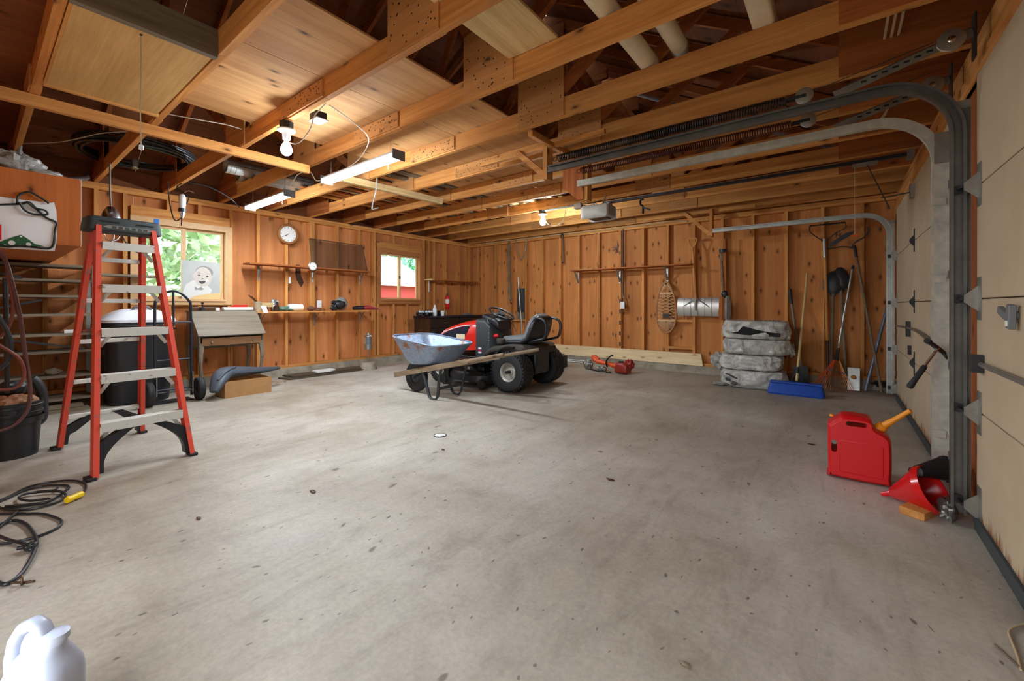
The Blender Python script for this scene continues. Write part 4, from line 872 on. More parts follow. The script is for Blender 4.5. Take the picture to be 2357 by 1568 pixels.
sc = thing('wall_shelf', 'narrow corner shelf right of the small window', 'shelf', (-6.5, 6.3, 1.55)); ZC = P(985, 642, x=-6.42).z
bx('board', XA+.001, -6.40, 5.66, 6.98, ZC-.02, ZC, 'cedar_y', sc); bx('pale_end', XA+.001, -6.36, 5.60, 5.655, ZC-.02, ZC+.005, 'pale_y', sc); ob('bracket', [g_box(XA+.001, XA+.004, 5.71, 5.735, ZC-.25, ZC-.02), g_box(XA+.004, -6.44, 5.71, 5.735, ZC-.025, ZC-.0205)], 'white_paint', sc)
# clock
c = P(664, 539, x=-6.57); ck = thing('wall_clock', 'round wall clock with a wooden rim and white face', 'clock', (XA, c.y, c.z-.15))
wood('clock_wood', (130, 82, 44), (170, 116, 66), 2, 0, 1.5, rough=.35)
ob('rim', g_lathe([(.155, .001), (.158, .02), (.148, .04), (.128, .045), (.118, .03), (.118, .001)], 36, (XA, c.y, c.z), 'x'), 'clock_wood', ck)
ob('face', g_lathe([(.118, .018), (.1179, .02)], 36, (XA, c.y, c.z), 'x'), 'paper', ck)
for k in range(12):
    a = k*math.pi/6; u = V(0, math.sin(a), math.cos(a)); q = V(XA+.0212, c.y, c.z); bm_('hour_mark', q+u*.092, q+u*.108, .006, .002, 'black_plastic', ck, (1, 0, 0))
for nm, an, l, w in (('hour_hand', 230, .055, .006), ('minute_hand', 240, .088, .004)):
    a = R(an); u = V(0, math.sin(a), math.cos(a)); q = V(XA+.024, c.y, c.z); bm_(nm, q-u*.012, q+u*l, w, .002, 'black_plastic', ck, (1, 0, 0))
# insect screen leaning on the upper shelf
t = NT('screen_mesh'); t.put('Base Color', srgb(58, 48, 40)); t.put('Alpha', .28); t.put('Roughness', .8)
sq = [P(712, 549, x=-6.55), P(834, 566, x=-6.55), P(846, 612, x=-6.50), P(718, 606, x=-6.50)]
sn = thing('window_screen', 'dark framed insect screen leaning on the upper shelf', 'screen', (-6.5, sq[2].y-.5, ZU))
sq[2].z = sq[3].z = ZU+.004
v = sq+[p+V(-.002, 0, 0) for p in sq]; ob('mesh', (v, [(0, 1, 2, 3), (4, 7, 6, 5), (0, 4, 5, 1), (1, 5, 6, 2), (2, 6, 7, 3), (3, 7, 4, 0)]), 'screen_mesh', sn, sm=False)
for i in range(4): tb('frame_bar', [sq[i]+V(0, 0, .0), sq[(i+1) % 4]], .005, 'dark_steel', sn, 6)
# dial thermometer on the shelf edge
c = P(720, 613, x=-6.345); th = thing('dial_thermometer', 'small round white dial thermometer on the edge of the upper shelf', 'thermometer', (-6.345, c.y, c.z-.07))
ob('case', g_lathe([(.066, .0), (.068, .015), (.062, .02), (.058, .014)], 26, (-6.358, c.y, c.z), 'x'), 'galvanised', th); ob('dial', g_lathe([(.058, .012), (.0579, .0145)], 26, (-6.358, c.y, c.z), 'x'), 'paper', th)
for k in range(24): a = k*math.pi/12; u = V(0, math.sin(a), math.cos(a)); q = V(-6.343, c.y, c.z); bm_('tick', q+u*.044, q+u*.052, .003, .001, 'black_plastic', th, (1, 0, 0))
bm_('needle', V(-6.341, c.y-.02, c.z+.01), V(-6.341, c.y+.03, c.z-.012), .004, .001, 'black_plastic', th, (1, 0, 0))
# bark scrap and receptacles
c = P(686, 632, x=XA-.08); bk = ob('bark_scrap', g_prism([(c.y-.03, c.z+.15), (c.y+.03, c.z+.15), (c.y+.045, c.z+.0), (c.y+.09, c.z-.12), (c.y+.05, c.z-.2), (c.y-.02, c.z-.08), (c.y-.04, c.z+.03)], XA-.088, XA-.08, 'x'), 'dark_wood_z', sm=False); tag(bk, 'ragged dark bark scrap stuck to the plywood between the shelves', 'bark')
def outlet(name, label, x, y, z, ax):
    t = thing(name, label, 'outlet', (x, y, z))
    if ax == 'x':
        bx('cover', x, x+.006, y-.037, y+.037, z-.058, z+.058, 'white_plastic', t)
        for dz in (-.022, .022): bx('socket', x+.006, x+.008, y-.014, y+.014, z+dz-.013, z+dz+.013, 'paper', t)
    else:
        bx('box', x-.035, x+.035, y, y+.045, z-.055, z+.055, 'dark_steel', t); bx('cover', x-.038, x+.038, y-.006, y, z-.058, z+.058, 'white_plastic', t)
        for dz in (-.022, .022): bx('socket', x-.014, x+.014, y-.008, y-.006, z+dz-.013, z+dz+.013, 'paper', t)
c = P(733, 700, x=XA); outlet('wall_outlet', 'white outlet above the lower shelf beside the brown rocks', XA+.001, 3.43, c.z, 'x')
# ---- lower shelf contents
SX = -6.45
def sp(px): return P(px, 710, x=SX).y
y = sp(594); cn = thing('glue_can', 'dented tan can with a brush handle sticking out on the lower shelf', 'can', (SX, y, ZL))
ob('can', g_lathe([(.052, 0), (.055, .004), (.05, .03), (.056, .06), (.05, .1), (.053, .14), (.045, .14)], 18, (SX, y, ZL)), 'card_white' if 0 else 'tan_can' if plain('tan_can', (170, 150, 120), .6, var=.3, bscale=40) else '', cn)
ob('brush', [g_beam((SX, y, ZL+.12), (SX+.0, y-.09, ZL+.21), .05, .015), g_beam((SX, y-.085, ZL+.205), (SX, y-.12, ZL+.225), .02, .012)], 'dark_wood_y', cn)
y0, y1 = sp(597), sp(627); tag(bx('wood_block', SX-.06, SX+.03, y0, y1, ZL+.062, ZL+.125, 'pale_y'), 'pale wood block lying across small tins on the lower shelf', 'block')
for i, px in enumerate((603, 620)): tag(ob('small_tin', g_lathe([(.03, 0), (.032, .003), (.032, .058), (.03, .0615)], 14, (SX-.02, sp(px), ZL)), ('track_steel', 'copper')[i]), ('grey', 'coppery')+() and '' or ('grey tin under the pale wood block', 'coppery tin under the pale wood block')[i], 'tin')
y = sp(634); bt = thing('brown_bottle', 'small dark brown bottle on the lower shelf beside the gloves', 'bottle', (SX+.04, y, ZL)); ob('body', g_lathe([(.03, 0), (.032, .004), (.032, .08), (.014, .1), (.014, .118)], 14, (SX+.04, y, ZL)), 'bottle_brown' if plain('bottle_brown', (62, 44, 34), .2) else '', bt); ob('cap', g_lathe([(.016, .118), (.016, .135)], 12, (SX+.04, y, ZL)), 'black_plastic', bt)
tag(ob('crumpled_foil', g_lump((SX-.07, sp(636), ZL+.09), (.05, .06, .088), .4, 3, 3, 20, 14, ZL+.001, .15), 'galvanised'), 'crumpled silver foil lump behind the brown bottle', 'foil')
plain('glove_green', (86, 122, 104), .85, 0, .3, 60)
gl = thing('work_gloves', 'pair of grey-green work gloves on the lower shelf', 'gloves', (SX, sp(654), ZL)); y = sp(654)
ob('glove', [g_lump((SX+.02, y-.02, ZL+.036), (.06, .07, .034), .3, 3, 7, floor=ZL+.001)]+[g_tube([(SX+.03+.018*k, y+.02, ZL+.03), (SX+.04+.018*k, y+.07, ZL+.025), (SX+.045+.018*k, y+.10, ZL+.015)], [.012, .011, .007], 7) for k in range(3)], 'glove_green', gl); ob('glove', g_lump((SX-.03, y+.05, ZL+.045), (.05, .08, .03), .3, 3, 11), 'glove_green', gl)
y = sp(680); tw = thing('paper_towel', 'white roll of paper towel lying on the lower shelf', 'paper roll', (SX, y, ZL)); ob('roll', g_lathe([(.018, -.10), (.052, -.10), (.054, 0), (.05, .1), (.018, .1)], 20, (SX, y, ZL+.055), 'y'), 'paper', tw); ob('core', g_lathe([(.02, -.1005), (.02, .1005)], 14, (SX, y, ZL+.055), 'y'), 'cardboard', tw)
plain('rock_brown', (112, 78, 62), .8, 0, .5, 40, var=.3)
tag(ob('rock', g_lump((SX, sp(716), ZL+.036), (.05, .055, .038), .4, 2.5, 1, 16, 12, ZL+.001), 'rock_brown'), 'larger brown rock on the lower shelf', 'rock'); tag(ob('rock', g_lump((SX+.02, sp(731), ZL+.018), (.035, .05, .02), .4, 2.5, 2, 14, 10, ZL+.001), 'rock_brown'), 'smaller flat brown rock beside the larger one', 'rock')
y = sp(779); hl = thing('face_guard_helmet', 'grey-shelled helmet with a dark visor on the lower shelf', 'helmet', (SX, y, ZL))
ob('shell', [g_lump((SX, y+.04, ZL+.115), (.10, .11, .11), .06, 2, 1, 24, 16, ZL+.002)], 'grey_shell' if plain('grey_shell', (132, 134, 128), .45) else '', hl); ob('visor', [g_lump((SX+.045, y-.0, ZL+.10), (.075, .10, .075), .12, 3, 3, 20, 14)], 'black_plastic', hl)
ob('straps', [g_lump((SX+.05, y-.10, ZL+.05), (.05, .06, .048), .5, 4, 6, floor=ZL+.001), g_lump((SX+.04, y-.09, ZL+.13), (.03, .05, .035), .5, 4, 8)], 'dark_steel', hl)
y = sp(835); tl = thing('cordless_tool', 'red and black cordless shears overhanging the end of the lower shelf', 'power tool', (SX, y, ZL))
ob('handle', g_tube([(SX+.02, y-.19, ZL+.035), (SX+.02, y-.12, ZL+.045), (SX+.03, y, ZL+.045)], [.03, .036, .034], 12), 'black_plastic', tl); ob('body', g_tube([(SX+.03, y, ZL+.045), (SX+.035, y+.08, ZL+.05), (SX+.05, y+.2, ZL+.035), (SX+.06, y+.27, ZL+.02)], [.035, .04, .03, .012], 12), 'red_dull' if plain('red_dull', (158, 38, 40), .4) else '', tl)
ob('blade', [g_beam((SX+.06, y+.15, ZL+.022), (SX+.08, y+.32, ZL+.012), .03, .006)], 'bright_steel', tl)
c = P(609, 712, x=-6.325); tag(ob('paper_tag', g_prism([(c.y-.05, c.z+.05), (c.y+.02, c.z+.05), (c.y+.05, c.z-.05), (c.y-.01, c.z-.055)], -6.3285, -6.3265, 'x'), 'paper', sm=False), 'white paper tag hanging on the edge of the lower shelf', 'tag')
tag(ob('shelf_tape', g_box(XA+.003, XA+.02, 2.95, 2.98, P(662, 645, x=XA).z-.05, P(662, 645, x=XA).z+.05), 'paper'), 'small white label on the stud between the shelves', 'label')
# ---- baby portrait print in the big window
BX = -6.578
q4 = [P(418, 598, x=BX), P(507, 606, x=BX), P(506, 692, x=BX), P(419, 692, x=BX)]
pr = thing('portrait_print', 'black and white baby portrait print propped in the big window', 'picture', (BX, (q4[0].y+q4[1].y)/2, q4[2].z))
plain('print_grey', (176, 176, 170), .7, var=.12, bscale=12); plain('print_light', (206, 202, 196), .7); plain('print_mid', (138, 132, 126), .7); plain('print_dark', (70, 64, 62), .7); plain('print_cream', (214, 182, 124), .7); plain('print_skin', (196, 184, 172), .7)
ob('sheet', g_prism([(p.y, p.z) for p in q4], BX-.003, BX, 'x'), 'print_grey', pr, sm=False)
def fl_(nm, pts, k, m): return ob(nm, g_prism([(P(a, b, x=BX).y, P(a, b, x=BX).z) for a, b in pts], BX+.0004*k, BX+.0004*k+.0003, 'x'), m, pr, sm=False)
def el(cx, cy, rx, ry, rot=0, n=20): return [(cx+rx*math.cos(2*math.pi*i/n)*math.cos(rot)-ry*math.sin(2*math.pi*i/n)*math.sin(rot), cy+rx*math.cos(2*math.pi*i/n)*math.sin(rot)+ry*math.sin(2*math.pi*i/n)*math.cos(rot)) for i in range(n)]
fl_('print_body', [(421, 672), (428, 655), (445, 645), (470, 650), (488, 668), (480, 684), (440, 688), (424, 685)], 1, 'print_light')
fl_('print_blanket', [(428, 690), (450, 681), (480, 676), (506, 674), (506, 692), (419, 692)], 2, 'print_cream')
fl_('print_hair', el(470, 627, 20.5, 14, .12), 3, 'print_mid'); fl_('print_ear', el(446.5, 635, 3, 5), 3, 'print_skin')
fl_('print_head', el(467, 638, 20, 23, -.15), 4, 'print_skin')
for cx in (458, 477): fl_('print_eye', el(cx, 634+(cx-458)*.12, 3.2, 1.6, .1, 12), 6, 'print_dark')
for cx in (458, 478): fl_('print_brow', el(cx, 628.5+(cx-458)*.1, 4.5, .8, .1, 10), 6, 'print_mid')
fl_('print_nose', el(466, 642, 2.8, 1.6, .1, 10), 6, 'print_mid'); fl_('print_mouth', [(456, 646), (463, 648), (474, 647), (471, 652), (464, 654), (459, 651)], 6, 'print_dark'); fl_('print_cheek', el(476, 646, 4, 3, 0, 10), 5, 'print_light')
fl_('print_bow', [(448, 660), (455, 664), (463, 661), (470, 666), (463, 668), (455, 667), (449, 668)], 5, 'print_mid')
# ---- lamps hung from trusses by the big window
t = thing('caged_work_lamp', 'caged metal work lamp hanging behind the stepladder cap', 'work lamp', (-5.6, .83, 1.7))
bxp = -5.62; yy = .835
tb('hanger', [(bxp-.05, yy, 2.46), (bxp-.05, yy, 2.2), (bxp-.0, yy, 2.02)], .008, 'track_steel', t)
tb('cord', [(bxp+.05, yy+.05, 1.85), (bxp+.03, yy+.1, 1.7), (bxp, yy+.2, 1.6), (bxp-.1, yy+.32, 1.63)], .006, 'wire_black', t, n=5)
ob('reflector', g_lathe([(.03, 2.03), (.06, 1.98), (.08, 1.9), (.082, 1.86)], 18, (bxp, yy, 0), close=False), 'bright_steel', t)
for k in range(7):
    a = k*2*math.pi/7; tb('cage_wire', [(bxp+.08*math.cos(a), yy+.08*math.sin(a), 1.88), (bxp+.085*math.cos(a), yy+.085*math.sin(a), 1.80), (bxp+.06*math.cos(a), yy+.06*math.sin(a), 1.72), (bxp, yy, 1.69)], .003, 'bright_steel', t, 5, n=4)
ob('cage_ring', g_torus((bxp, yy, 1.8), .085, .003), 'bright_steel', t); ob('bulb_globe', g_ball((bxp, yy, 1.82), .045), 'tan_can', t); ob('hook_knob', g_ball((bxp, yy, 1.665), .02), 'dark_steel', t)
t = thing('trouble_lamp', 'white cord-wrapped trouble lamp hanging from a truss above the big window', 'work lamp', (-5.9, 1.47, 2.06))
x, yy = -5.9, 1.47
ob('body', g_lathe([(.008, 2.06), (.02, 2.09), (.028, 2.12), (.03, 2.2), (.034, 2.21), (.034, 2.3), (.02, 2.33)], 14, (x, yy, 0)), 'white_paint', t)
ob('cord_wrap', [g_tube(smooth([(x, yy, 2.46), (x-.04, yy-.04, 2.4), (x+.03, yy+.05, 2.3), (x-.05, yy+.02, 2.18), (x+.045, yy-.01, 2.12), (x-.04, yy, 1.98)], 6), .006, 6), g_tube(smooth([(x-.06, yy-.12, 2.46), (x-.05, yy-.1, 2.2), (x-.03, yy-.06, 2.03), (x, yy, 2.07)], 6), .006, 6)], 'wire_black', t)
ob('collar', g_lathe([(.036, 2.13), (.036, 2.17)], 14, (x, yy, 0)), 'dark_steel', t); tb('wire_hook', [(x, yy, 2.33), (x+.02, yy+.05, 2.38), (x+.05, yy+.1, 2.36)], .003, 'bright_steel', t, n=4)
# ---- corner dresser
db = thing('black_dresser', 'dark low dresser with a black top in the far corner', 'dresser', (-6.3, 6.08, 0))
dx0, dx1, dy0, dy1, dz = -6.55, -6.08, 5.29, 6.88, .86
bx('carcass', dx0, dx1-.02, dy0+.02, dy1-.02, .0, dz-.035, 'dark_wood_z', db)
plain('dresser_top', (28, 32, 44), .3)
bx('top', dx0-.01, dx1+.02, dy0, dy1, dz-.034, dz, 'dresser_top', db, .006)
plain('dresser_black', (34, 28, 26), .4, var=.2)
for c in range(2):
    for r in range(4):
        w = (dy1-dy0-.06)/2; a = dy0+.03+c*w; d = bx('drawer', dx1-.019, dx1-.003, a+.008, a+w-.008, .03+r*.2, .22+r*.2, 'dresser_black', db, .004)
        ob('pull', g_tube(smooth([(dx1-.002, a+w/2-.05, .13+r*.2), (dx1+.014, a+w/2-.04, .125+r*.2), (dx1+.014, a+w/2+.04, .125+r*.2), (dx1-.002, a+w/2+.05, .13+r*.2)], 4), .004, 6), 'galvanised', d)
DX = -6.3
def dp(px): return P(px, 720, x=DX).y
plain('shoe_black', (24, 24, 28), .35); 
for i, (px, dx) in enumerate(((957, .05), (968, .1), (980, .04))):
    yy = dp(px)+.05; s = thing('sport_glove', ('leftmost', 'middle', 'rightmost')[i]+' of the black and white padded gloves on the dresser', 'glove', (DX+dx, yy, dz), 'padded gloves on the dresser')
    ob('pad', g_lump((DX+dx, yy, dz+.055), (.075, .055, .058), .3, 3, i+3, floor=dz+.0005), 'shoe_black', s)
    for k in range(4): ob('white_stripe', g_lump((DX+dx+.05, yy-.036+.024*k, dz+.085-.01*(k % 2)), (.03, .012, .016), .2, 2, k), 'white_plastic', s)
yy = dp(993); bt = thing('spray_bottle', 'white plastic bottle standing on the dresser', 'bottle', (DX+.1, yy, dz)); ob('body', g_lathe([(.036, 0), (.04, .01), (.04, .13), (.02, .17), (.018, .19)], 16, (DX+.1, yy, dz)), 'white_plastic', bt); ob('cap', g_lathe([(.02, .19), (.02, .215)], 12, (DX+.1, yy, dz)), 'white_paint', bt)
yy = dp(1011); tag(ob('white_cup', g_lathe([(.032, 0), (.042, .10), (.038, .10), (.03, .01)], 16, (DX+.1, yy, dz)), 'white_plastic'), 'white cup on the dresser in front of a black case', 'cup')
tag(ob('black_case', g_box(DX-.2, DX-.06, dp(1000)+.02, dp(1020)+.12, dz, dz+.10), 'shoe_black', bev=.012), 'low black case at the back of the dresser', 'case')
tag(ob('tool_tray', g_box(DX-.02, DX+.08, dp(1066), dp(1080), dz, dz+.03), 'grey_plastic', bev=.008), 'small grey tray near the end of the dresser', 'tray')
yy = 6.18; c = P(1025, 712, x=-6.56); zb = c.z; ex = thing('fire_extinguisher', 'red fire extinguisher with a white label mounted beside the corner', 'fire extinguisher', (-6.54, yy, zb))
ob('cylinder', g_lathe([(.04, zb), (.045, zb+.01), (.045, zb+.24), (.03, zb+.28), (.015, zb+.29)], 20, (-6.54, yy, 0)), 'red_plastic', ex); ob('label', g_lathe([(.0455, zb+.12), (.0456, zb+.21)], 20, (-6.54, yy, 0), close=False), 'paper', ex)
ob('valve', [g_lathe([(.014, zb+.29), (.014, zb+.32)], 10, (-6.54, yy, 0)), g_beam((-6.54, yy-.02, zb+.325), (-6.48, yy+.02, zb+.35), .02, .008), g_beam((-6.54, yy-.02, zb+.335), (-6.5, yy+.03, zb+.37), .02, .008)], 'black_plastic', ex); bx('wall_clip', -6.6, -6.56, yy-.03, yy+.03, zb+.1, zb+.13, 'dark_steel', ex)
tag(ob('painter_tape', [g_box(XA+.0145, XA+.017, 1.36, 1.41, 2.06, 2.12), g_box(XA+.0145, XA+.016, 1.37, 1.40, 2.02, 2.06)], 'tape_blue' if plain('tape_blue', (40, 110, 190), .6) else ''), 'scrap of blue painter tape on the big window casing', 'tape')
# ================================================================ RIDE-ON MOWER (own frame: +x forward, +y its left)
plain('mower_black', (30, 31, 34), .38); plain('mower_grey', (52, 56, 58), .5, 0, .05, 80); plain('rim_grey', (172, 168, 158), .4, .3, var=.2)
plain('navy_gloss', (30, 36, 52), .25); plain('seat_grey', (112, 116, 118), .5, 0, .1, 120); plain('beige_label', (226, 206, 172), .7); plain('dusty_black', (62, 56, 48), .7, var=.5, bscale=14); plain('maroon_label', (150, 26, 60), .5)
mw = thing('riding_mower', 'red and black riding lawn mower parked facing the window wall', 'lawn mower', (-3.2, 4.49, 0), rz=R(182.5))
def tire(x, y, r, w, rim, lugs, nm):
    h = w/2
    t = ob(nm, g_lathe([(rim, -h*.72), (rim+.01, -h*.86), (r*.80, -h), (r*.93, -h*.92), (r*.985, -h*.7), (r, -h*.3), (r, h*.3), (r*.985, h*.7), (r*.93, h*.92), (r*.80, h), (rim+.01, h*.86), (rim, h*.72)], 40, (x, y, r+.006), 'y', False), 'black_rubber', mw)
    g = []
    for row in range(lugs):
        yy = -h*.78+row*(h*1.56/(lugs-1)); rad = r*(1-.03*(abs(yy)/h)**3)
        for k in range(36):
            a = 2*math.pi*(k+.5*(row % 2))/36; c, s = math.cos(a), math.sin(a); rd = V(c, 0, s); tn = V(-s, 0, c)
            p = V(x, y+yy, r+.006)+rd*rad; l = r*.055; b = h*.12
            v = [p+tn*i*l+V(0, j*b, 0)+rd*q for q in (-.006, .009) for j in (-1, 1) for i in (-1, 1)]
            g.append((v, [(4, 5, 7, 6), (0, 1, 5, 4), (2, 6, 7, 3), (0, 4, 6, 2), (1, 3, 7, 5)]))
    o = ob('tread_lugs', g, 'black_rubber', t, sm=False); o['kind'] = 'stuff'
    sg = 1 if y > 0 else -1
    rm = ob('wheel_rim', g_lathe([(.01, h*.35), (rim*.35, h*.4), (rim*.4, h*.3), (rim*.78, h*.2), (rim*.85, h*.62), (rim*1.02, h*.78), (rim*1.04, h*.6), (rim*1.02, -h*.7), (rim*.7, -h*.3), (.01, -h*.3)] if sg > 0 else [(.01, h*.3), (rim*.7, h*.3), (rim*1.02, h*.7), (rim*1.04, -h*.6), (rim*1.02, -h*.78), (rim*.85, -h*.62), (rim*.78, -h*.2), (rim*.4, -h*.3), (rim*.35, -h*.4), (.01, -h*.35)], 26, (x, y, r+.006), 'y'), 'rim_grey', t)
    return t
for y in (-.40, .40): tire(0, y, .245, .235, .115, 8, 'rear_tyre')
for y in (-.37, .37): tire(1.22, y, .185, .15, .09, 5, 'front_tyre')
for y in (.42, -.42): ob('axle_cap', g_lathe([(.02, -.1), (.02, .1)], 12, (0, y, .251), 'y'), 'dark_steel', mw)
bx('chassis', -.16, 1.36, -.19, .19, .20, .36, 'mower_black', mw, .01); bx('rear_axle_case', -.12, .12, -.29, .29, .17, .33, 'mower_black', mw, .02)
bx('front_axle', 1.19, 1.25, -.3, .3, .17, .23, 'mower_black', mw); bx('rear_plate', -.20, -.15, -.17, .17, .20, .50, 'mower_black', mw, .02)
def yz(x, w, z0, z1, r, n=4): return [V(x, a, b) for a, b in rrect(w, z1-z0, min(r, (z1-z0)*.48, w*.48), n, 0, (z0+z1)/2)]
ob('fender', g_loft([yz(.48, .70, .40, .44, .02), yz(.42, .76, .42, .49, .03), yz(.30, .82, .46, .545, .04), yz(.1, .84, .48, .575, .05), yz(-.05, .84, .48, .575, .05), yz(-.15, .80, .475, .56, .05), yz(-.20, .70, .45, .53, .04)]), 'dusty_black', mw)
for s in (-1, 1):
    def arc(r, y0, y1):
        return [[V(math.cos(R(a))*r, s*y, .26+math.sin(R(a))*r) for y in (y0, y1)] for a in range(20, 101, 8)]
    A = arc(.285, .27, .45); B = arc(.305, .27, .455); v = []; f = []
    for (a, b), (c, d) in zip(A, B): v += [a, b, d, c]
    n = len(A)
    for k in range(n-1):
        for j in range(4): f.append((k*4+j, k*4+(j+1) % 4, k*4+4+(j+1) % 4, k*4+4+j))
    f += [(0, 1, 2, 3), (4*n-1, 4*n-2, 4*n-3, 4*n-4)]
    ob('fender_curve', (v, f), 'mower_black', mw)
    bx('footrest', .28, .86, s*.38-.14, s*.38+.14, .335, .36, 'mower_black', mw, .01)
# hood
def hood(x, w, z0, zt, c=.12): return [V(x, a, b) for a, b in ((w, z0), (w*1.02, z0+(zt-z0)*.5), (w*.98, zt-c*.7), (w*.8, zt-c*.2), (w*.4, zt), (0, zt+.006), (-w*.4, zt), (-w*.8, zt-c*.2), (-w*.98, zt-c*.7), (-w*1.02, z0+(zt-z0)*.5), (-w, z0))]
ob('hood', g_loft([hood(.70, .245, .46, .875), hood(.80, .25, .45, .868), hood(1.0, .25, .44, .838), hood(1.2, .245, .42, .79), hood(1.35, .23, .42, .735), hood(1.46, .205, .43, .665, .09), hood(1.53, .165, .44, .585, .05), hood(1.545, .13, .46, .55, .03)]), 'red_paint', mw)
ob('nose_grille', g_loft([[V(x, a, b) for a, b in rrect(w, h, .03, 3, 0, .46)] for x, w, h in ((1.38, .40, .14), (1.5, .36, .13), (1.55, .26, .1))]), 'mower_black', mw)
for s in (-1, 1):
    pan = [(1.42, .535), (1.38, .60), (1.30, .665), (1.15, .72), (.96, .765), (.82, .785), (.86, .70), (.90, .62), (1.1, .575)]
    q = ob('side_vent', g_prism(pan, s*.236 if s > 0 else s*.256, s*.256 if s > 0 else s*.236, 'y'), 'navy_gloss', mw, sm=False)
    tb('white_trim', [(x, s*.257, z) for x, z in ((1.435, .52), (1.40, .605), (1.31, .675), (1.15, .732), (.96, .778), (.80, .797))], .007, 'white_paint', mw, 6, n=4)
    bx('warning_label', .90, 1.06, *sorted((s*.2565, s*.2585)), .60, .665, 'beige_label', mw)
    for k in range(5): bx('vent_bar', .92+.075*k, .955+.075*k, *sorted((s*.256, s*.259)), .69+.0*k, .705, 'mower_black', q)
# mid panel, dash, column
ob('mid_panel', g_loft([[V(x, a, b) for a, b in rrect(w, zt-z0, .05, 4, 0, (zt+z0)/2)] for x, w, z0, zt in ((.43, .42, .36, .66), (.47, .50, .33, .80), (.56, .52, .32, .885), (.70, .52, .34, .885))]), 'mower_grey', mw)
ob('dash', g_loft([[V(x, a, b) for a, b in rrect(w, .12, .04, 3, 0, z)] for x, w, z in ((.40, .30, .80), (.45, .36, .84), (.62, .36, .89), (.68, .3, .885))]), 'mower_black', mw)
ob('column', g_tube([(.53, 0, .84), (.47, 0, .93)], [.045, .03], 12), 'mower_black', mw)
sw = T(.455, 0, .955) @ Matrix.Rotation(R(-27), 4, 'Y')
stw = ob('steering_wheel', xf(g_torus((0, 0, 0), .175, .0145, 'z', 32, 8), sw), 'mower_black', mw)
ob('wheel_hub', [xf(g_lathe([(.05, -.02), (.06, .0), (.045, .012), (.01, .014)], 16), sw)]+[xf(g_beam((0, 0, 0), (.17*math.cos(R(a)), .17*math.sin(R(a)), .0), .035, .012), sw) for a in (90, 210, 330)], 'mower_grey', stw)
bx('side_decal', .60, .655, .2605, .2625, .475, .50, 'white_paint', mw); bx('side_decal', .60, .66, .2605, .2625, .445, .472, 'maroon_label', mw); bx('side_decal', .60, .655, .2605, .2625, .42, .442, 'white_paint', mw)
ob('panel_bolt', [g_ball((.47+dx, .2575, z), .008, 8, 6) for dx, z in ((.0, .70), (.0, .64), (.0, .60))], 'bright_steel', mw)
ob('lever_knob', [g_ball((.40, .2, .66), .032, 10, 8, (1.2, 1, .8)), g_tube([(.40, .2, .66), (.46, .19, .62)], .008, 6)], 'red_plastic', mw)
tb('throttle_lever', [(.5, -.16, .86), (.40, -.2, .80), (.36, -.22, .70)], .006, 'bright_steel', mw)
# seat
def seat_ring(x, z, w, t, tilt): # cross-section across y, thickness t along normal (tilt from vertical)
    n = V(-math.sin(R(tilt)), 0, math.cos(R(tilt)))
    return [V(x, 0, z)+V(0, a, 0)+n*b for a, b in rrect(w, t, t*.45, 3)]
sq_ = [(.30, .60, .40, .06, 5), (.26, .625, .46, .08, 2), (.12, .63, .48, .085, -4), (-.02, .635, .48, .09, -14), (-.085, .67, .47, .09, -42), (-.12, .75, .47, .10, -66), (-.15, .84, .45, .10, -76), (-.18, .91, .38, .08, -74), (-.195, .945, .26, .05, -60)]
st = ob('seat', g_loft([seat_ring(*q) for q in sq_]), 'seat_grey', mw, ang=60)
ob('seat_shell', g_loft([seat_ring(x, z, w*1.06, t*.6, a) for x, z, w, t, a in [(q[0]-.0-.036*math.sin(R(-q[4])), q[1]-.036*math.cos(R(q[4])), q[2], q[3], q[4]) for q in sq_]]), 'mower_black', mw, ang=60)
for s in (-1, 1): tb('grab_handle', [(-.19, s*.15, .895), (-.27, s*.17, .90), (-.345, s*.18, .86), (-.36, s*.18, .76), (-.33, s*.18, .665), (-.25, s*.18, .635), (-.1, s*.18, .60)], .016, 'mower_black', mw, 10, n=5)
bx('seat_base', -.1, .24, -.15, .15, .575, .60, 'mower_black', mw); ob('fuel_cap', g_lathe([(.05, .585), (.052, .60), (.056, .605), (.056, .64), (.05, .645), (.01, .646)], 18, (.20, .36, 0)), 'dusty_black', mw)
# cutting deck
ob('deck', g_loft([[V(a, b, z) for a, b in rrect(.78*k, 1.06*k, .3*k, 6, .70, 0)] for z, k in ((.07, 1.0), (.16, 1.0), (.165, .985), (.20, .94), (.215, .6))]), 'mower_black', mw)
tb('deck_rim', [V(a, b, .075) for a, b in rrect(.79, 1.07, .3, 6, .70, 0)], .011, 'mower_black', mw, 6, True)
for x, y in ((.36, .55), (1.06, .5)): ob('gauge_wheel', g_lathe([(.02, -.025), (.055, -.025), (.062, -.015), (.062, .015), (.055, .025), (.02, .025)], 18, (x, y, .068), 'y'), 'black_plastic', mw)
for x, y in ((.55, .25), (.85, .25), (.7, -.2)): ob('spindle_cover', g_lathe([(.11, .21), (.1, .25), (.05, .265), (.01, .267)], 18, (x, y, 0)), 'mower_black', mw)
ob('belt_guard', [g_beam((.95, .3, .24), (.60, .46, .24), .05, .04), g_beam((.4, .44, .18), (.5, .3, .3), .03, .02)], 'bright_steel', mw)
